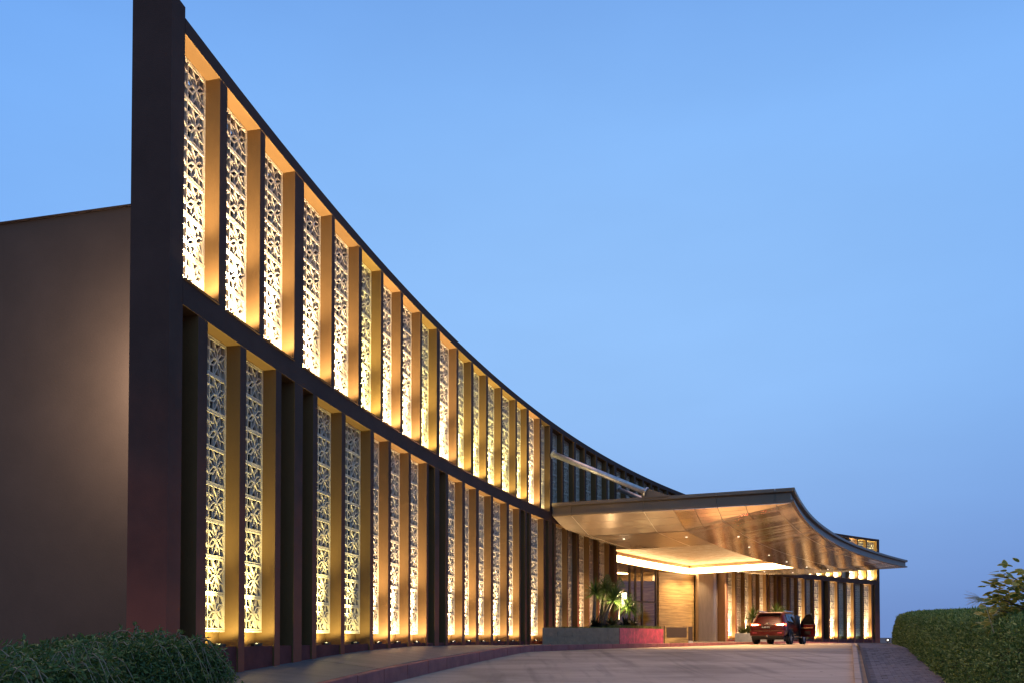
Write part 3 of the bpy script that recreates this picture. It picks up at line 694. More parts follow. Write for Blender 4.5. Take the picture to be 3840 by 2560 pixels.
# pale jointing strips along the fascia joints
def seam(pts):
    b = MB()
    for s, o in pts:
        for do in (-0.011, 0.011): x, y, z = arc(s, o + do, sof_z(s, o) - 0.004); b.V += [(x, y, z), (x, y, z + 0.012)]
    for i in range(len(pts) - 1):
        k = 4 * i; b.F += [(k, k + 2, k + 6, k + 4), (k + 1, k + 5, k + 7, k + 3), (k, k + 4, k + 5, k + 1), (k + 2, k + 3, k + 7, k + 6)]
    o = b.make('joint_strip', 'joint_metal', can); clean(o)
for o in (0.87, 3.86): seam([(front_s(o) + .07 + (40.6 - front_s(o)) * f, o) for f in np.linspace(0, 1, 8)] + [(q, o) for q in np.linspace(41, COF[0] - .02, 8)])
for fr in (.38, .87): seam([(q, 5.05 + (out_o(q) - 5.1) * fr) for q in np.concatenate([np.linspace(38.95, 41, 10), np.linspace(41.4, 74.3, 60)])])
# ceiling between the coffer and the doors
b = MB(); 
strip('inner_soffit', 'soffit2', can, 44.5, 63.6, -2.42, -6.4, FLAT, FLAT + 0.04)
strip('inner_soffit', 'soffit2', can, 62.42, 63.15, 0.06, -2.41, FLAT, FLAT + 0.04)
# coffer: woven ceiling panels, upstands and the cove light
CH = 0.62
for i in range(6):
    for j in range(3):
        sa = COF[0] + (COF[1] - COF[0]) * i / 6; sb = COF[0] + (COF[1] - COF[0]) * (i + 1) / 6
        oa = COF[2] + (COF[3] - COF[2]) * j / 3; ob = COF[2] + (COF[3] - COF[2]) * (j + 1) / 3
        b = arc_strip(sa + .012, sb - .012, oa + .012, ob - .012, FLAT + CH, FLAT + CH + 0.03, 0.9); o = b.make('coffer_panel', 'weave', can); clean(o)
strip('coffer_upstand', 'soffit2', can, COF[0], COF[1], COF[3] - 0.0, COF[3] + 0.03, FLAT + 0.031, FLAT + CH)
strip('coffer_upstand', 'soffit2', can, COF[0] - 0.03, COF[0], COF[2], COF[3], FLAT + 0.031, FLAT + CH)
strip('coffer_upstand', 'soffit2', can, COF[0], COF[1], COF[2] - 0.05, COF[2] - 0.02, FLAT + 0.0, FLAT + CH)
strip('coffer_upstand', 'soffit2', can, COF[1] + 0.02, COF[1] + 0.05, COF[2], COF[3], FLAT + 0.031, FLAT + CH)
strip('cove_light', 'cove', can, COF[0] + .05, COF[1] - .05, COF[2] - 0.015, COF[2], FLAT + 0.035, FLAT + 0.42)
strip('cove_light', 'cove', can, COF[1], COF[1] + 0.015, COF[2] + .05, COF[3] - .05, FLAT + 0.035, FLAT + 0.42)
# downlights
dlm = MB(); dlm.lathe([(0.0, -0.004), (0.035, -0.004), (0.045, -0.008), (0.05, 0.01)], 14); dlm = mesh('downlight', dlm.V, dlm.F, 'dl')
DL = bpy.data.lights.new('downlight_lamp', 'SPOT'); DL.energy = 2000; DL.color = (1.0, 0.64, 0.36); DL.spot_size = math.radians(120); DL.spot_blend = 1.0; DL.shadow_soft_size = 0.04
for s, o in [(42.2, 1.9), (42.9, 4.6), (45.4, 6.4), (49.6, 6.0), (54.2, 5.9), (58.6, 5.7), (63.0, 5.6), (67.5, 5.5), (64.5, 2.2), (69.5, 2.2), (53.5, -3.2), (56.5, -3.2), (62.9, 1.0)]:  # the two set inside the entrance are added to light the doors
    put('downlight', dlm, can, arc_frame(s, o, sof_z(s, o) - 0.006))
    lo = bpy.data.objects.new('downlight_lamp', DL); link(lo, can, arc_frame(s, o, sof_z(s, o) - 0.03))
WL = bpy.data.lights.new('wall_fill_lamp', 'SPOT'); WL.energy = 520; WL.color = (1.0, 0.72, 0.40); WL.spot_size = math.radians(110); WL.spot_blend = 1.0; WL.shadow_soft_size = 0.05  # unseen fill lamps added to brighten the travertine wall
for s, o in ((59.9, -1.35), (61.4, -0.85)):
    lo = bpy.data.objects.new('wall_fill_lamp', WL); link(lo, can, arc_frame(s, o, FLAT - 0.05) @ Vector((0, 0.45, -1)).to_track_quat('-Z', 'Y').to_matrix().to_4x4())
# struts from the facade to the canopy
for s, lab in ((38.2, 'near galvanised steel tube strut tying the canopy back to the upper wall'), (46.6, 'second steel tube strut partly hidden behind the near one and the canopy edge')):
    p = arc(s, 0.03, 7.72 + E); q = arc(s + 0.1, 4.0, 5.80 + E)
    st = thing('canopy_strut', p, lab, 'strut', 'steel struts above the canopy')
    b = MB(); b.tube([p, q], 0.118, 16); b.make('tube', 'steel', st, smooth=True)
    b = MB(); b.lathe([(0.0, 0), (0.2, 0), (0.2, 0.06), (0.0, 0.06)], 16)
    d = (Vector(q) - Vector(p)).normalized()
    b.make('end_flange', 'steel', st, Matrix.Translation(p) @ d.to_track_quat('Z', 'Y').to_matrix().to_4x4())
    b.make('end_flange', 'steel', st, Matrix.Translation(Vector(q) - d * 0.05) @ d.to_track_quat('Z', 'Y').to_matrix().to_4x4())
    f = arc_frame(s + 0.1, 0, 0); b = MB()
    outl = [(-3.85, CT - 0.04), (-4.95, CT - 0.04), (-4.1, 5.93 + E), (-3.75, 5.70 + E)]
    b.V = [(-0.02, y, z) for y, z in outl] + [(0.02, y, z) for y, z in outl]
    b.F = [(0, 1, 2, 3), (7, 6, 5, 4)] + [(i, i + 4, (i + 1) % 4 + 4, (i + 1) % 4) for i in range(4)]
    o = b.make('gusset_plate', 'fascia', st, f); clean(o)

# ------------------------------------------------------------------ planters, podium, lantern
def poly_box(b, pts, z0, z1):
    k = len(pts); b.add([(x, y, z0) for x, y in pts] + [(x, y, z1) for x, y in pts], [tuple(range(k))[::-1], tuple(range(k, 2 * k))] + [(i, (i + 1) % k, k + (i + 1) % k, k + i) for i in range(k)])
def clad(parent, p, q, z0, z1, rows, tl, m, gap=0.008, proud=0.02):
    f, Ln = line_frame(p, q); h = (z1 - z0) / rows
    for r in range(rows):
        x = -(tl * 0.5 if r % 2 else 0)
        while x < Ln - 0.02:
            a, c = max(x, 0) + gap / 2, min(x + tl, Ln) - gap / 2
            if c - a > 0.04:
                b = MB(); pr = proud + random.uniform(-0.004, 0.006); b.box(a, c, -pr, 0.01, z0 + r * h + gap / 2, z0 + (r + 1) * h - gap / 2)
                b.make('cladding_tile', m, parent, f, bevel=0.004)
            x += tl
PZ0, PZ1 = -0.30 + E, 0.385 + E
A0, A1, A2 = arc(36.0, 0.42)[:2], (4.32, 30.1), (6.92, 34.25)
A3, A4 = (5.9, 36.0), arc(42.0, 0.45)[:2]
pl = thing('stone_planter', (4.1, 30, PZ0), 'long grey slate planter with red light painted on its side below the spiky palms by the entrance', 'planter')
b = MB(); poly_box(b, [A0, A1, A2, A3, A4], PZ0, PZ1 - 0.02); b.make('body', 'stone', pl)
b = MB(); poly_box(b, [(A0[0] + .1, A0[1] + .1), (A1[0] - .05, A1[1] + .15), (A2[0] - .12, A2[1] - .1), A3, A4], PZ1 - 0.03, PZ1 - 0.006); b.make('soil', 'soil', pl)
clad(pl, A0, A1, PZ0, PZ1, 4, 0.62, 'stone')
f, Ln = line_frame(A1, A2)
for i in range(3):
    b = MB(); b.box(i * Ln / 3 + .004, (i + 1) * Ln / 3 - .004, -0.025, 0.01, PZ0, PZ1); b.make('red_lit_panel', 'redface', pl, f, bevel=0.005)

def tri_mesh(name, V, T, m, attrs=None, smooth=False):
    me = bpy.data.meshes.new(name); nv, nf = len(V), len(T); k = T.shape[1]
    me.vertices.add(nv); me.vertices.foreach_set('co', np.ascontiguousarray(V, np.float32).ravel())
    me.loops.add(nf * k); me.loops.foreach_set('vertex_index', np.ascontiguousarray(T, np.int32).ravel())
    me.polygons.add(nf); me.polygons.foreach_set('loop_start', np.arange(0, nf * k, k, dtype=np.int32))
    me.update(calc_edges=True); me.validate()
    for n_, v in (attrs or {}).items(): me.attributes.new(n_, 'FLOAT', 'POINT').data.foreach_set('value', np.ascontiguousarray(v, np.float32))
    me.materials.append(M[m]); return me
def unit(v): return v / np.maximum(np.linalg.norm(v, axis=-1, keepdims=True), 1e-6)
def leaves(P, D, Nrm, L, W, bend=0.25):
    """folded diamond leaves at P pointing along D, facing Nrm; returns V, T, tint"""
    n = len(P); D = unit(D); S = unit(np.cross(D, Nrm)); U_ = np.cross(S, D); L = L[:, None]; W = W[:, None]
    v0 = P; v1 = P + D * L * 0.45 + S * W * 0.5 + U_ * W * 0.15; v3 = P + D * L * 0.45 - S * W * 0.5 + U_ * W * 0.15; v2 = P + D * L - U_ * L * bend
    V = np.stack([v0, v1, v2, v3], 1).reshape(-1, 3); k = np.arange(n) * 4
    T = np.stack([np.stack([k, k + 1, k + 2], 1), np.stack([k, k + 2, k + 3], 1)], 1).reshape(-1, 3)
    return V, T, np.repeat(rng.random(n), 4)

# strap-leaved palms: each head a rosette of long folded blades
def rosette(c, axis, n, L, W, droop, spread=1.0, seed=0):
    r = np.random.default_rng(seed); V = []; T = []; tint = []
    axis = Vector(axis).normalized(); q = axis.to_track_quat('Z', 'Y')
    for i in range(n):
        el = math.acos(1 - (1.25 * spread) * (i + .5) / n) if (1 - (1.25 * spread) * (i + .5) / n) > -1 else 3.0
        a = i * 2.39996 + r.uniform(-.3, .3); l = L * r.uniform(.75, 1.1); w = W * r.uniform(.8, 1.2)
        d = q @ Vector((math.sin(el) * math.cos(a), math.sin(el) * math.sin(a), math.cos(el)))
        p = Vector(c); side = d.cross(Vector((0, 0, 1)))
        side = side.normalized() if side.length > .05 else Vector((1, 0, 0)); t = r.random(); base = len(V); dd = d.copy(); seg = 5
        for k in range(seg + 1):
            f = k / seg; ww = w * (0.55 + 0.9 * f if f < .4 else 0.91 * (1 - f) / .6) * .5 + 0.001
            upv = side.cross(dd).normalized()
            V += [tuple(p - side * ww), tuple(p - upv * ww * .35), tuple(p + side * ww)]; tint += [t * .8 + f * .2] * 3
            dd = (dd + Vector((0, 0, -droop * (0.3 + f) / seg))).normalized(); p = p + dd * (l / seg)
        for k in range(seg):
            for j in range(2): o = base + 3 * k + j; T += [(o, o + 1, o + 4), (o, o + 4, o + 3)]
    return np.array(V), np.array(T), np.array(tint)
def palm(name, base, heads, label, group, m='yucca', n=110, L=0.74, W=0.055, droop=0.9, rt=0.07, cat='palm'):
    t = thing(name, base, label, cat, group)
    b = MB()
    for hx, hz, lean, sc in heads:
        p0 = Vector(base); p1 = p0 + Vector((hx, lean, hz)); mid = p0.lerp(p1, .5) + Vector((-hx * .25, .03, hz * .06))
        pts = [p0 + (mid - p0) * f * (2 - f) * .5 + (p1 - p0) * 0 for f in (0,)]
        Q = [(p0 * (1 - f) ** 2 + mid * 2 * f * (1 - f) + p1 * f * f) for f in (0, .2, .4, .6, .8, 1)]
        b.tube(Q, [rt * (1.25 - .45 * f) for f in (0, .2, .4, .6, .8, 1)], 8)
    b.make('trunk', 'bark', t, smooth=True)
    for i, (hx, hz, lean, sc) in enumerate(heads):
        c = (base[0] + hx, base[1] + lean, base[2] + hz)
        V, T, tn = rosette(c, (hx * .35, lean * .3, 1), int(n * sc), L * sc, W, droop, seed=int(abs(base[0] * 91 + i * 17)))
        put('crown', tri_mesh('crown', V, T, m, {'tint': tn}), t)
    return t
zp = PZ1 - 0.02
G = 'spiky palms in the grey and red planter'
palm('strap_leaf_palm', (3.40, 31.0, zp), [(0.06, 1.45, 0.1, 1.05)], 'tallest upright spiky palm at the left of the slate planter', G)
palm('strap_leaf_palm', (3.72, 31.5, zp), [(0.26, 1.68, 0.2, 1.0), (0.62, 1.45, -.1, .85)], 'bright green two-headed palm behind the others in the planter', G)
palm('strap_leaf_palm', (3.78, 31.0, zp), [(0.42, 1.17, 0.0, 1.05)], 'middle spiky palm leaning right with a thick slanted trunk', G)
palm('strap_leaf_palm', (4.32, 31.9, zp), [(0.62, 0.92, -.1, 1.15)], 'low drooping spiky palm leaning over the red-lit planter face', G, droop=1.5)
palm('strap_leaf_palm', (4.1, 32.2, zp), [(-0.1, 1.5, 0.0, .9)], 'thin spiky palm half hidden between its neighbours in the planter', G)
# yellow green flower sprays in the palms
for i, (x, y, z) in enumerate([(4.02, 31.4, zp + 1.85), (4.55, 31.45, zp + 1.72)]):
    n = 260; a = rng.random(n); th = rng.random(n) * 6.283; rr = 0.17 * (1 - a) + .02
    P = np.stack([x + rr * np.cos(th), y + rr * np.sin(th), z + a * .42], 1); D = np.stack([np.cos(th), np.sin(th), rng.random(n) + .4], 1)
    V, T, tn = leaves(P, D, np.tile([0.3, -1, .2], (n, 1)) + rng.normal(0, .4, (n, 3)), np.full(n, .06), np.full(n, .03))
    t = thing('flower_spray', (x, y, z - .3), ['pale yellow green flower spray standing above the two-headed palm', 'second smaller yellow green flower spray right of the first'][i], 'flower spray', 'flower sprays above the palms')
    b = MB(); b.tube([(x - .05, y + .02, zp + .0), (x, y, z), (x, y, z + .35)], [.02, .012, .005], 6); b.make('stem', 'bark', t)
    put('blossom', tri_mesh('blossom', V, T, 'grass', {'tint': tn * .3 + .7}), t)
# dark broad-leaved shrubs at their feet
for i, (x, y, lab) in enumerate([(3.42, 30.7, 'dark glossy broad-leaved shrub under the left palms'), (4.15, 31.0, 'dark glossy broad-leaved shrub at the middle of the planter'), (4.85, 31.9, 'dark purple broad-leaved shrub beneath the drooping palm'), (5.3, 32.6, 'dark broad-leaved shrub nearest the red planter face')]):
    V, T, tn = rosette((x, y, zp + .12), (0, 0, 1), 30, .52, .16, .7, seed=40 + i)
    t = thing('dark_leaf_shrub', (x, y, zp), lab, 'shrub', 'dark shrubs at the feet of the palms')
    b = MB(); b.tube([(x, y, zp - .01), (x, y, zp + .14)], [.03, .02], 6); b.make('stem', 'bark', t)
    put('leaf_rosette', tri_mesh('leaf_rosette', V, T, 'darkleaf', {'tint': tn}), t)
def grass_patch(name, pts, n, h, m='grass'):
    P = []; tri = [(0, i, i + 1) for i in range(1, len(pts) - 1)]
    A = np.array(pts)
    for _ in range(n):
        a, b_, c = tri[rng.integers(len(tri))]; u, v = rng.random(2)
        if u + v > 1: u, v = 1 - u, 1 - v
        P.append(A[a] + u * (A[b_] - A[a]) + v * (A[c] - A[a]))
    P = np.array(P); D = np.stack([rng.normal(0, .5, n), rng.normal(0, .5, n), np.ones(n)], 1)
    V, T, tn = leaves(P, D, rng.normal(0, 1, (n, 3)) + [0, -1, 0], h * (0.6 + .8 * rng.random(n)), np.full(n, .018))
    o = put(name, tri_mesh(name, V, T, m, {'tint': tn})); o['kind'] = 'stuff'; return o
grass_patch('planter_grass', [(*A1, zp), (*A2, zp), (6.2, 34.8, zp), (3.7, 30.9, zp)], 2600, .14)
grass_patch('planter_grass', [(*A0, zp), (A1[0], A1[1] + .05, zp), (3.9, 30.6, zp), (2.6, 30.6, zp)], 900, .07)

# the lamp standing in the planter that lights the palms and the canopy above
pu = thing('planter_uplight', (4.55, 31.25, zp), 'small black garden floodlight among the palms in the slate planter', 'lamp')
b = MB(); b.tube([(4.55, 31.25, zp - .02), (4.55, 31.25, zp + .12)], .02, 8); b.make('stake', 'fixture', pu)
b = MB(); b.lathe([(0, -.02), (.05, -.02), (.07, .08), (.055, .08), (.05, .06), (0, .06)], 14); b.make('lamp_head', 'fixture', pu, Matrix.Translation((4.55, 31.25, zp + .14)))
l = bpy.data.lights.new('bulb', 'SPOT'); l.energy = 700; l.color = (1, .78, .45); l.spot_size = math.radians(100); l.spot_blend = .8; l.shadow_soft_size = .05
lo = bpy.data.objects.new('bulb', l); link(lo, pu, Matrix.Translation((4.55, 31.25, zp + .23)) @ Vector((-.12, .05, 1)).to_track_quat('-Z', 'Y').to_matrix().to_4x4())
# valet podium of veined marble with a dark panel
f, Ln = line_frame((7.32, 35.75), (8.42, 35.62))
pod = thing('valet_podium', (7.9, 35.9, FLR), 'low gold veined marble podium with dark front panel in front of the travertine wall', 'podium')
b = MB(); b.box(0, 1.1, 0, .6, FLR, FLR + .82); b.make('block', 'marble', pod, f, bevel=.01)
b = MB(); b.box(.08, 1.02, -.02, .01, FLR + .30, FLR + .76); b.make('dark_panel', 'mullion', pod, f, bevel=.004)
b = MB(); b.box(1.13, 1.32, .15, .5, FLR + .12, FLR + .8); b.make('side_rack', 'mullion', pod, f)
b = MB(); b.box(1.12, 1.33, .12, .55, FLR, FLR + .11); b.make('rack_base', 'palestone', pod, f)
# lantern at the end of the screens
LX, LY = 5.95, 39.6
lan = thing('floor_lantern', (LX, LY, FLR), 'glowing white cylinder lantern on a slim post behind the palms', 'lantern')
b = MB(); b.lathe([(.16, 0), (.16, .04), (.03, .06), (.025, 1.85), (.14, 1.9), (.14, 1.93), (0, 1.93)], 16); b.make('post', 'brass', lan, Matrix.Translation((LX, LY, FLR)), smooth=False)
b = MB(); b.lathe([(.0, 1.94), (.125, 1.94), (.125, 2.64), (0, 2.64)], 18); b.make('glass_cylinder', 'shade', lan, Matrix.Translation((LX, LY, FLR)))
b = MB(); b.lathe([(0, 2.80), (.06, 2.78), (.17, 2.67), (.17, 2.64), (0, 2.64)], 18); b.make('cap', 'brass', lan, Matrix.Translation((LX, LY, FLR)))

# planter beyond the car
B0 = Vector((14.35, 48.0, 0)); BD = Vector((math.sin(math.radians(40)), math.cos(math.radians(40)), 0))
q0, q1 = (14.2, 47.6), (17.2, 47.2)
bp_ = thing('pale_planter', (15.5, 47.5, -.34 + E), 'pale slate planter half hidden behind the dark red car', 'planter')
b = MB(); poly_box(b, [q0, q1, (18.4, 48.8), (15.4, 49.3)], -.42 + E, .24 + E); b.make('body', 'palestone', bp_)
b = MB(); poly_box(b, [(14.4, 47.7), (17.1, 47.35), (18.2, 48.7), (15.5, 49.2)], .235 + E, .25 + E); b.make('soil', 'soil', bp_)
clad(bp_, q0, q1, -.42 + E, .27 + E, 3, .7, 'palestone')
z2 = .25 + E
palm('strap_leaf_palm', (15.5, 48.5, z2), [(0.15, 1.05, 0, 1.3)], 'spiky palm with dull long leaves at the left of the pale planter', 'palms behind the car', n=80, L=.8)
palm('strap_leaf_palm', (16.9, 48.1, z2), [(0.1, 1.3, 0, 1.25), (.5, 1.15, .1, 1.0)], 'sunlit looking spiky palm fanning out above the car roof', 'palms behind the car', n=80, L=.75)
grass_patch('planter_grass', [(14.4, 47.7, z2), (17.1, 47.4, z2), (18.0, 48.5, z2), (15.4, 49.0, z2)], 700, .5)
# low glass-edged kerb along the far wing
tag(strip('far_kerb', 'palestone', None, 72.5, 89.2, 0.75, 0.55, 0.3, lambda s: -0.44 + E - max(0, s - 62) * .011 + .10), kind='structure')

# ------------------------------------------------------------------ the parked car
HEAD = math.radians(35.0)
CX0, CY0 = 14.38, 41.2
car = thing('parked_car', (CX0, CY0, road_z(CY0)), 'dark maroon sport utility car with lit tail lights and front door open', 'car')
CM = Matrix.Translation((CX0, CY0, road_z(CY0) + 0.0)) @ Matrix.Rotation(-HEAD, 4, 'Z')
CM = CM @ Matrix.Rotation(math.radians(-0.4), 4, 'X')
# y=0 rear axle, +y forward; half width, belt and roof at each station
ST = [(-.98, .84, .62, .98, .99, .60), (-.93, .93, .52, 1.05, 1.08, .70), (-.80, .965, .46, 1.12, 1.30, .70), (-.62, .975, .40, 1.14, 1.60, .70), (-.42, .98, .38, 1.14, 1.73, .72), (.1, .985, .36, 1.13, 1.78, .73), (.9, .985, .34, 1.11, 1.80, .735), (1.5, .985, .34, 1.10, 1.78, .73), (1.95, .98, .34, 1.10, 1.66, .70), (2.35, .975, .34, 1.10, 1.34, .70), (2.62, .97, .36, 1.09, 1.12, .72), (3.1, .95, .38, 1.04, 1.07, .70), (3.5, .90, .42, .96, 1.00, .62), (3.72, .78, .50, .80, .86, .5)]
def sect(st):
    y, w, zb, zs, zr, wr = st
    return [(w * .86, zb), (w * .97, zb + .12), (w, zb + (zs - zb) * .55), (w * .985, zs - .05), (w * .95, zs), (wr + (w * .95 - wr) * .12, zr - (zr - zs) * .10), (wr * .86, zr), (wr * .4, zr + .015), (0, zr + .018)]
b = MB(); K = 9
for st in ST:
    pr = sect(st); ring = [(x, st[0], z) for x, z in pr] + [(-x, st[0], z) for x, z in pr[-2::-1]]
    b.V += ring
nr = 2 * K - 1
for i in range(len(ST) - 1):
    for j in range(nr - 1): k = i * nr + j; b.F.append((k, k + 1, k + nr + 1, k + nr))
    b.F.append((i * nr + nr - 1, i * nr, (i + 1) * nr, (i + 1) * nr + nr - 1))
b.F.append(tuple(range(nr))); b.F.append(tuple((len(ST) - 1) * nr + j for j in range(nr))[::-1])
body = b.make('body', 'carpaint', car, CM, smooth=True); clean(body)
mod = body.modifiers.new('s', 'SUBSURF'); mod.levels = mod.render_levels = 1
def surf(y, u, side):
    """a point on the greenhouse side: u=0 belt, 1 roof edge"""
    i = max(k for k in range(len(ST) - 1) if ST[k][0] <= y); a, c = ST[i], ST[i + 1]; f = (y - a[0]) / (c[0] - a[0])
    st = [p + (q - p) * f for p, q in zip(a, c)]; pr = sect(st); p, q = pr[4], pr[5]
    return (side * (p[0] + (q[0] - p[0]) * u), y, p[1] + (q[1] - p[1]) * u)
def pane(pts, name='window', m='glassdark', parent=None, t=.012, out=None):
    b = MB(); P = [Vector(p) for p in pts]; n = (P[1] - P[0]).cross(P[2] - P[0]).normalized()
    if out is not None and n.dot(Vector(out)) < 0: n = -n
    k = len(P); b.add([tuple(p - n * .02) for p in P] + [tuple(p + n * t) for p in P], [tuple(range(k)), tuple(range(k, 2 * k))] + [(i, (i + 1) % k, k + (i + 1) % k, k + i) for i in range(k)])
    o = b.make(name, m, parent or car, CM); clean(o); return o
for sd in (1, -1):
    for ya, yb in ((-.45, .05), (.12, .95), (1.02, 1.9)):
        if sd == 1 and ya > 1: continue
        top = .9; yb2 = yb - (.22 if ya > 1 else 0); ya2 = ya + (.12 if ya < 0 else 0)
        pane([surf(ya, .06, sd), surf(yb, .06, sd), surf(yb2, top, sd), surf(ya2, top, sd)], 'side_window', out=(sd, 0, .3))
# rear glass
pane([(-.66, -.835, 1.17), (.66, -.835, 1.17), (.58, -.585, 1.63), (-.58, -.585, 1.63)], 'rear_window', out=(0, -1, .5), t=.02)
pane([(-.62, 1.99, 1.66), (.62, 1.99, 1.66), (.64, 2.5, 1.2), (-.64, 2.5, 1.2)], 'windscreen', out=(0, 1, .5), t=.02)
def cbox(name, x0, x1, y0, y1, z0, z1, m, parent=None, bev=.01):
    b = MB(); b.box(x0, x1, y0, y1, z0, z1); return b.make(name, m, parent or car, CM, bevel=bev)
cbox('spoiler', -.62, .62, -.78, -.45, 1.67, 1.72, 'carpaint', bev=.02)
cbox('rear_bumper', -.93, .93, -1.06, -.80, .46, .74, 'carpaint', bev=.05)
cbox('bumper_skirt', -.80, .80, -1.03, -.80, .38, .47, 'blackplastic', bev=.02)
cbox('chrome_bar', -.40, .40, -.975, -.93, 1.045, 1.075, 'chrome', bev=.006)
cbox('bumper_trim', -.62, .62, -1.068, -1.05, .725, .74, 'chrome', bev=.003)
cbox('tow_loop', -.04, .06, -1.09, -1.0, .40, .52, 'chrome', bev=.012)
for sd in (1, -1):
    t = MB(); X = lambda x: sd * x
    P = [(X(.42), -.985, 1.055), (X(.86), -.93, .99), (X(.94), -.84, 1.02), (X(.93), -.82, 1.12), (X(.84), -.90, 1.125), (X(.42), -.965, 1.08)]
    t.add([p for p in P] + [(x, y + .08, z) for x, y, z in P], [tuple(range(6)), tuple(range(6, 12))] + [(i, (i + 1) % 6, 6 + (i + 1) % 6, 6 + i) for i in range(6)])
    tl_ = t.make('tail_light', 'tail', car, CM); clean(tl_)
    b = MB(); b.hexa([(X(.50) if sd > 0 else X(.84), -.992, 1.045), (X(.84) if sd > 0 else X(.50), -.955, 1.035), (X(.84) if sd > 0 else X(.50), -.92, 1.035), (X(.50) if sd > 0 else X(.84), -.95, 1.045), (X(.50) if sd > 0 else X(.84), -.985, 1.075), (X(.84) if sd > 0 else X(.50), -.945, 1.095), (X(.84) if sd > 0 else X(.50), -.91, 1.095), (X(.50) if sd > 0 else X(.84), -.94, 1.075)])
    o = b.make('light_core', 'tailcore', tl_, CM); clean(o)
    cbox('reflector', min(X(.55), X(.78)), max(X(.55), X(.78)), -1.068, -1.04, .60, .64, 'redface', bev=.004)
    cbox('roof_rail', min(X(.66), X(.70)), max(X(.66), X(.70)), -.2, 1.5, 1.80, 1.845, 'chrome', bev=.012)
    cbox('side_step', min(X(.90), X(1.04)), max(X(.90), X(1.04)), .5, 2.2, .40, .45, 'chrome', bev=.012)
    b = MB(); b.tube([(X(1.0), 2.02, 1.14), (X(1.12), 2.0, 1.17)], [.05, .05], 8); b.tube([(X(1.10), 1.98, 1.18), (X(1.24), 1.96, 1.19)], [.085, .075], 10); b.make('mirror', 'carpaint', car, CM, smooth=True)
    for y in (0.0, 2.75):
        cy_, r = y, .385
        b = MB(); b.lathe([(r * .62, -.12), (r * .93, -.135), (r, -.09), (r, .09), (r * .93, .135), (r * .62, .12), (r * .62, -.12)], 28, 'X', (X(.90), cy_, r))
        wh = MB(); wh.lathe([(0, .0), (r * .2, .0), (r * .2, .1), (0, .1)], 12, 'X', (X(.90) if sd > 0 else X(.90) - .1, cy_, r)); hub = wh.make('wheel', 'rim', car, CM); clean(hub)
        o = b.make('tyre', 'rubber', hub, CM, smooth=True); clean(o)
        ri = MB(); ri.lathe([(r * .64, -.10), (r * .64, .10)], 28, 'X', (X(.90), cy_, r))
        for q in range(6):
            a = q * math.pi / 3; d = (math.cos(a), math.sin(a)); n_ = (-d[1] * .035, d[0] * .035); xo, xi = X(.90) + sd * .10, X(.90) + sd * .06
            pts = [(d[0] * .05 + n_[0], d[1] * .05 + n_[1]), (d[0] * .05 - n_[0], d[1] * .05 - n_[1]), (d[0] * .245 - n_[0] * .7, d[1] * .245 - n_[1] * .7), (d[0] * .245 + n_[0] * .7, d[1] * .245 + n_[1] * .7)]
            ri.add([(xi, cy_ + u, r + v) for u, v in pts] + [(xo, cy_ + u, r + v) for u, v in pts], [(0, 1, 2, 3), (7, 6, 5, 4), (0, 4, 5, 1), (1, 5, 6, 2), (2, 6, 7, 3), (3, 7, 4, 0)])
        o = ri.make('rim', 'rim', hub, CM); clean(o)
        b = MB(); pts = [(X(.99), cy_ + (r + .07) * math.cos(a), r + (r + .07) * math.sin(a)) for a in np.linspace(-.1, math.pi + .1, 14)]; b.tube(pts, .035, 6)
        b.make('wheel_arch', 'blackplastic', car, CM, smooth=True)
        b = MB(); b.lathe([(0, 0), (r + .05, 0)], 24, 'X', (X(.966), cy_, r)); b.make('wheel_well', 'blackplastic', car, CM)
    cbox('mud_flap', min(X(.72), X(.96)), max(X(.72), X(.96)), -.50, -.46, .16, .45, 'rubber', bev=.01)
cbox('underbody', -.80, .80, -.85, 3.3, .27, .42, 'blackplastic')
pt = cbox('number_plate', -.30, .14, -1.0, -.955, .86, .99, 'plate', bev=.004)
fc = bpy.data.curves.new('plate_text', 'FONT'); fc.body = 'B 370 RN'; fc.size = .105; fc.align_x = 'CENTER'; fc.align_y = 'CENTER'; fc.extrude = .003; fc.materials.append(M['platetext'])
tmp = bpy.data.objects.new('tmp', fc); COL.objects.link(tmp); pme = bpy.data.meshes.new_from_object(tmp.evaluated_get(bpy.context.evaluated_depsgraph_get())); bpy.data.objects.remove(tmp)
put('plate_text', pme, pt, CM @ Matrix.Translation((-.08, -1.006, .925)) @ Matrix.Rotation(math.pi / 2, 4, 'X'))
b = MB()
for rx, rz_ in ((.085, .055), (.032, .052), (.062, .024)):
    cz = 1.125 + (.022 if rx == .062 else 0); pts = [(rx * math.cos(a), -.93, cz + rz_ * math.sin(a)) for a in np.linspace(0, 2 * math.pi, 21)]; b.tube(pts, .008, 6, cap=False)
b.make('emblem', 'chrome', car, CM, smooth=True)
b = MB(); b.tube([(.05, -.86, 1.20), (-.2, -.845, 1.21), (-.34, -.77, 1.32)], [.012, .01, .006], 6); b.make('rear_wiper', 'blackplastic', car, CM)
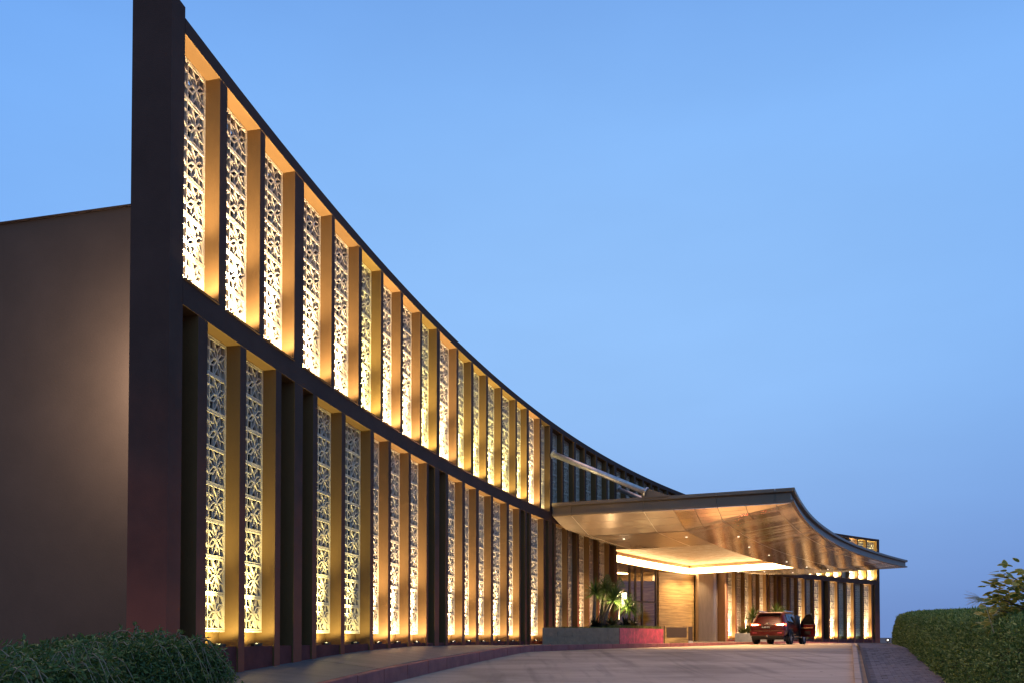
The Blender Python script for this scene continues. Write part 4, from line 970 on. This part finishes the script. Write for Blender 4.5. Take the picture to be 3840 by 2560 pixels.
# the open front door, hinged at the front pillar
hx, hy = .965, 2.0
DM = CM @ Matrix.Translation((hx, hy, 0)) @ Matrix.Rotation(math.radians(58), 4, 'Z')
prof_d = [(0, .42), (-1.02, .42), (-1.08, 1.1), (0, 1.1)]
b = MB(); b.add([(.0, y, z) for y, z in prof_d] + [(.11, y, z) for y, z in prof_d], [(3, 2, 1, 0), (4, 5, 6, 7), (0, 1, 5, 4), (1, 2, 6, 5), (2, 3, 7, 6), (3, 0, 4, 7)])
dr = b.make('door', 'carpaint', car, DM, bevel=.02); clean(dr)
wpts = [(-.02, 1.1), (-.10, 1.26), (-.55, 1.66), (-.92, 1.70), (-1.06, 1.1)]
b = MB()
P3 = [(.03 - (z - 1.1) * .22, y, z) for y, z in wpts]
b.tube(P3 + [P3[0]], .028, 6); b.make('window_frame', 'blackplastic', dr, DM)
b = MB(); b.add([(x - .006, y, z) for x, y, z in P3] + [(x + .006, y, z) for x, y, z in P3], [tuple(range(5)), tuple(range(5, 10))[::-1]]); o = b.make('door_glass', 'glassdark', dr, DM); clean(o)
b = MB(); b.box(-.05, -.0, -.95, -.1, .88, .96); b.make('armrest', 'brownpanel', dr, DM, bevel=.015)
b = MB(); b.box(-.03, -.0, -.8, -.3, .55, .75); b.make('door_pocket', 'blackplastic', dr, DM, bevel=.01)
b = MB(); b.box(.11, .14, -.98, -.78, .96, 1.0); b.make('handle', 'chrome', dr, DM, bevel=.008)
cbox('door_opening', .90, .975, 1.02, 1.98, .46, 1.62, 'blackplastic', bev=.02)
cbox('seat', .25, .75, 1.0, 1.3, .6, 1.35, 'blackplastic', bev=.08)

# ------------------------------------------------------------------ hedges
def hedge_mesh(n, sample, L, W, up=0.4):
    P, Nn, sc = sample(n)
    D = Nn * .55 + rng.normal(0, .75, (len(P), 3)) + [0, 0, up]
    V, T, tn = leaves(P, D, Nn + rng.normal(0, .7, (len(P), 3)), L * sc * (0.7 + .6 * rng.random(len(P))), W * sc * (0.7 + .6 * rng.random(len(P))))
    return V, T, tn
# right-hand clipped hedge: a long rounded bank beside the right pavement
def rtop(d): return E + .0300 * d + .06
def rh_prof(d, u):
    """u 0..1 from the foot of the front face over the top"""
    zg = road_z(d); h = rtop(d) - zg; x0 = rw(d) + .02
    if u < .5: f = u / .5; x, z = .10 + .22 * f * f, h * (.86 * f)
    else: f = (u - .5) / .5; x, z = .32 + 2.4 * f ** 1.5, h * (.86 + .14 * math.sin(min(1, f * 1.6) * math.pi / 2))
    w = .07 * math.sin(d * 2.1 + x * 3) + .05 * math.sin(d * 5.3 - z * 4)
    end = max(0, (d - 33.6) / 2.6)
    if end > 0: k = math.sqrt(max(0, 1 - min(1, end) ** 2)); z *= k; x += (1 - k) * 1.0
    return (x0 + x - w * .4, d, zg + z + w * .5)
ds = np.concatenate([np.arange(4.0, 12, .35), np.arange(12, 36.1, .7), [36.15]]); us = np.linspace(0, 1, 22)
GRID = np.array([[rh_prof(d, u) for u in us] for d in ds])
rh = thing('clipped_hedge', (rw(12), 12, road_z(12)), 'long rounded clipped green hedge along the right pavement', 'hedge')
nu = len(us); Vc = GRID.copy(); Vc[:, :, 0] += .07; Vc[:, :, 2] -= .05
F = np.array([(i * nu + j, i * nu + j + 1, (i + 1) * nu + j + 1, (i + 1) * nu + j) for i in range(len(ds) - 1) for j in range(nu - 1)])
put('shade_core', tri_mesh('shade_core', Vc.reshape(-1, 3), F, 'core'), rh)
def rsample(n):
    d = 4.0 + 32.1 * rng.random(n) ** 1.7; u = rng.random(n) ** .8
    di = np.clip(np.searchsorted(ds, d) - 1, 0, len(ds) - 2); fu = u * (nu - 1); ui = np.clip(fu.astype(int), 0, nu - 2); a = ((d - ds[di]) / (ds[di + 1] - ds[di]))[:, None]; c = (fu - ui)[:, None]
    g00, g01, g10, g11 = GRID[di, ui], GRID[di, ui + 1], GRID[di + 1, ui], GRID[di + 1, ui + 1]
    P = (g00 * (1 - c) + g01 * c) * (1 - a) + (g10 * (1 - c) + g11 * c) * a
    Nn = unit(np.cross(g01 - g00, g10 - g00)); Nn = np.where((Nn[:, :1] > .2) & (Nn[:, 2:] < 0.2), -Nn, Nn); Nn = np.where(Nn[:, 2:] < -0.1, -Nn, Nn)
    return P + Nn * (rng.random((n, 1)) * .10 - .06) , Nn, .55 + d / 22
V, T, tn = hedge_mesh(120000, rsample, .062, .020)
o = put('foliage', tri_mesh('foliage', V, T, 'hedge_r', {'tint': tn ** 1.6}), rh, kind='stuff')
# left trailing hedge
lh = thing('trailing_hedge', (-3.3, 6, 0), 'low trailing hedge with arching stems below the dark end wall', 'hedge')
def ltop(d): return E + float(np.interp(d, [2.5, 4.5, 6.0, 7.0, 7.35, 7.75], [-.33, -.19, -.085, .005, -.01, -.18]))
def lx(d): return float(np.interp(d, [2.5, 4.5, 6, 7, 7.6, 7.8], [-2.85, -3.10, -3.20, -3.18, -3.16, -3.25]))
def lh_prof(d, u):
    z1 = ltop(d); x = lx(d); w = .06 * math.sin(d * 4.2) + .04 * math.sin(d * 9 + u * 6)
    if u < .6: f = u / .6; return (x + .30 * math.cos(f * 1.57) ** .7 - .02 + w * .4 + (.05 if d > 7.4 else 0), d, z1 - .95 + (.95 - .07) * math.sin(f * 1.57) ** 1.0 * 1.0 + w * .4)
    f = (u - .6) / .4; return (x - .02 - 1.5 * f, d + .0, z1 - .07 + .07 * math.sin(min(1, f * 3) * 1.57) - .25 * f * f + w * .4)
ds2 = np.concatenate([np.arange(2.6, 7.75, .18), [7.78]]); GR2 = np.array([[lh_prof(d, u) for u in us] for d in ds2])
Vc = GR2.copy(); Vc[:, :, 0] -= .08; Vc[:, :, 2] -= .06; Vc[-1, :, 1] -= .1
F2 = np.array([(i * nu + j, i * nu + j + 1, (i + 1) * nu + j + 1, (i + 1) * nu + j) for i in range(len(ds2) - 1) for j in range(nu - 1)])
put('shade_core', tri_mesh('shade_core', Vc.reshape(-1, 3), F2, 'core'), lh)
# far end of the hedge, closed
def lsample(n):
    d = 2.6 + 5.18 * rng.random(n) ** .85; u = rng.random(n) * .85
    di = np.clip(np.searchsorted(ds2, d) - 1, 0, len(ds2) - 2); fu = u * (nu - 1); ui = np.clip(fu.astype(int), 0, nu - 2); a = ((d - ds2[di]) / (ds2[di + 1] - ds2[di]))[:, None]; c = (fu - ui)[:, None]
    g00, g01, g10, g11 = GR2[di, ui], GR2[di, ui + 1], GR2[di + 1, ui], GR2[di + 1, ui + 1]
    P = (g00 * (1 - c) + g01 * c) * (1 - a) + (g10 * (1 - c) + g11 * c) * a
    Nn = unit(np.cross(g01 - g00, g10 - g00)); Nn = np.where(Nn[:, :1] < -.3, -Nn, Nn); Nn = np.where(Nn[:, 2:] < -.2, -Nn, Nn)
    return P + Nn * (rng.random((n, 1)) * .16 - .10), Nn, np.full(n, 1.0)
P, Nn, sc = lsample(38000); D = Nn * .5 + rng.normal(0, .7, P.shape) + [0.1, 0, -.25]
V, T, tn = leaves(P, D, Nn + rng.normal(0, .6, P.shape), .046 * (0.6 + .8 * rng.random(len(P))), .017 * (0.7 + .6 * rng.random(len(P))))
put('foliage', tri_mesh('foliage', V, T, 'hedge_l', {'tint': tn ** 2}), lh, kind='stuff')
b = MB(); LP = []; LD = []
for i in range(130):
    d = random.uniform(3.4, 7.7); p = Vector(lh_prof(d, random.uniform(.5, .75))); out = Vector((random.uniform(.15, .5), random.uniform(-.25, .25), 0)); h = random.uniform(.05, .16); fall = random.uniform(.25, .8)
    if i % 6 == 0: out *= .5; h *= 1.5; fall *= .3
    Q = [p + out * t + Vector((0, 0, h * math.sin(min(1, t * 1.7) * math.pi / 1.2) - fall * t * t)) for t in np.linspace(0, 1, 9)]
    b.tube(Q, [.0042 - .0028 * t for t in np.linspace(0, 1, 9)], 4, cap=False)
    for k in range(1, 9):
        for _ in range(3): LP.append(Q[k] + Vector((random.gauss(0, .008), random.gauss(0, .008), random.gauss(0, .01)))); LD.append((Q[k] - Q[k - 1]).normalized() + Vector((random.gauss(0, .6), random.gauss(0, .6), random.gauss(0, .4))))
b.make('stems', 'twig', lh, kind='stuff')
LP = np.array(LP); LD = np.array(LD)
V, T, tn = leaves(LP, LD, rng.normal(0, 1, LP.shape) + [.5, -.5, .8], np.full(len(LP), .055), np.full(len(LP), .017))
put('trailing_leaves', tri_mesh('trailing_leaves', V, T, 'hedge_l', {'tint': tn * .6 + .3}), lh, kind='stuff')

# ------------------------------------------------------------------ variegated shrub tree rising out of the hedge at the right
TX, TY = 6.92, 9.6
tr = thing('variegated_tree', (TX, TY, road_z(TY)), 'small tree with yellow-edged green leaves rising above the right end of the hedge', 'tree')
b = MB(); tz = road_z(TY); tips = []
trunk = [(TX, TY, tz), (TX + .03, TY, tz + .7), (TX - .02, TY + .05, tz + 1.25)]
b.tube(trunk, [.05, .042, .034], 8)
ends = []
for i in range(20):
    a = i * 2.39996; f_z = (i + .5) / 20; z = 1.24 + .70 * f_z; r = .78 * math.sin(math.pi * (.36 + .50 * f_z)) + random.uniform(-.08, .08)
    p0 = Vector((TX, TY, tz + 1.0 + .45 * f_z)); p1 = Vector((TX + r * math.cos(a), TY + r * math.sin(a) * .7, tz + z + .05))
    m_ = p0.lerp(p1, .5) + Vector((0, 0, .12)); Q = [p0 * (1 - f) ** 2 + m_ * 2 * f * (1 - f) + p1 * f * f for f in np.linspace(0, 1, 6)]
    b.tube(Q, [.02, .017, .014, .011, .008, .005], 6); ends.append(Q)
b.make('trunk', 'bark', tr, smooth=True)
# one leaf: rows across give a pale margin
lv = []; lf = []; mg = []
rowsL = [(0, .0), (.12, .30), (.32, .48), (.55, .5), (.78, .34), (.93, .15), (1.0, .0)]
for y, w in rowsL:
    for x, z in ((-1, .18), (-.66, .08), (0, 0), (.66, .08), (1, .18)):
        lv.append((x * w, y, z * w * .8 - .18 * y * y)); mg.append(1.0 if abs(x) == 1 or y in (0, 1.0) else (0.0 if y < .9 else .5))
for i in range(len(rowsL) - 1):
    for j in range(4): k = i * 5 + j; lf.append((k, k + 1, k + 6, k + 5))
LMS = []
for t_ in (.1, .5, .9):
    me = tri_mesh('leaf', np.array(lv) * [1, 1, 1], np.array(lf), 'varieg', {'margin': mg, 'tint': np.full(len(lv), t_)}); LMS.append(me)
LEAFP = []
for Q in ends:
    for k in range(2, 6):
        for _ in range((0, 0, 5, 10, 15, 14)[k]):
            p = Q[k] + Vector((random.gauss(0, .085), random.gauss(0, .085), random.gauss(0, .075)))
            d = Vector((p.x - TX, p.y - TY, .1)).normalized() * .7 + (Q[k] - Q[k - 1]).normalized() * .5 + Vector((random.gauss(0, .55), random.gauss(0, .55), random.gauss(-.2, .4)))
            L = random.uniform(.10, .145)
            LEAFP.append((p, Matrix.Translation(p) @ d.to_track_quat('Y', 'Z').to_matrix().to_4x4() @ Matrix.Rotation(random.gauss(0, .5), 4, 'Y') @ Matrix.Diagonal((L * .62, L, L * .6, 1))))
LEAFP.sort(key=lambda q: q[0].x * .8 + q[0].y * .6)
for p, m_ in LEAFP[:295]: put('leaf', random.choice(LMS), tr, m_)
rv, rf, rm, rt_ = [], [], [], []
for p, m_ in LEAFP[295:]:
    k = len(rv); rv += [tuple(m_ @ Vector(v)) for v in lv]; rf += [tuple(i + k for i in f) for f in lf]; rm += mg; rt_ += [random.random()] * len(lv)
put('leaf_mass', tri_mesh('leaf_mass', np.array(rv), np.array(rf), 'varieg', {'margin': rm, 'tint': rt_}), tr, kind='stuff')
# dry grass plume beside it
b = MB(); px, py, pz = 5.82, 9.2, rtop(9.2) + .02
for i in range(40):
    a = random.gauss(0, .35); l = random.uniform(.14, .26); b.tube([(px, py, pz + .10), (px - l * .5 * math.cos(a), py, pz + .13 + l * .4 * math.sin(a)), (px - l * math.cos(a), py + random.gauss(0, .03), pz + .12 + l * math.sin(a) * .8)], [.002, .0016, .0008], 4, cap=False)
b.tube([(px + .12, py, pz - .3), (px, py, pz + .1)], .004, 4)
tag(b.make('grass_plume', 'straw'), 'tan feathery dry grass plume beside the yellow-edged tree', 'grass plume')
# small garden light beyond the far end of the hedge
gl_ = thing('garden_light', (26.4, 52.5, road_z(52.5)), 'tiny bright garden spotlight on the ground past the hedge end', 'lamp')
b = MB(); b.tube([(26.4, 52.5, road_z(52.5)), (26.4, 52.5, road_z(52.5) + .14)], .03, 8); b.make('stake', 'fixture', gl_)
b = MB(); b.lathe([(0, -.1), (.09, -.1), (.13, .1), (0, .1)], 14, 'X', (26.4, 52.5, road_z(52.5) + .24)); b.make('lamp_head', 'fixture', gl_)
b = MB(); b.lathe([(0, 0), (.03, .02), (.06, .0), (.06, -.02), (0, -.03)], 14); b.make('lens', 'dl', gl_, Matrix.Translation((26.35, 52.36, road_z(52.5) + .24)) @ Matrix.Rotation(math.pi / 2, 4, 'X'))
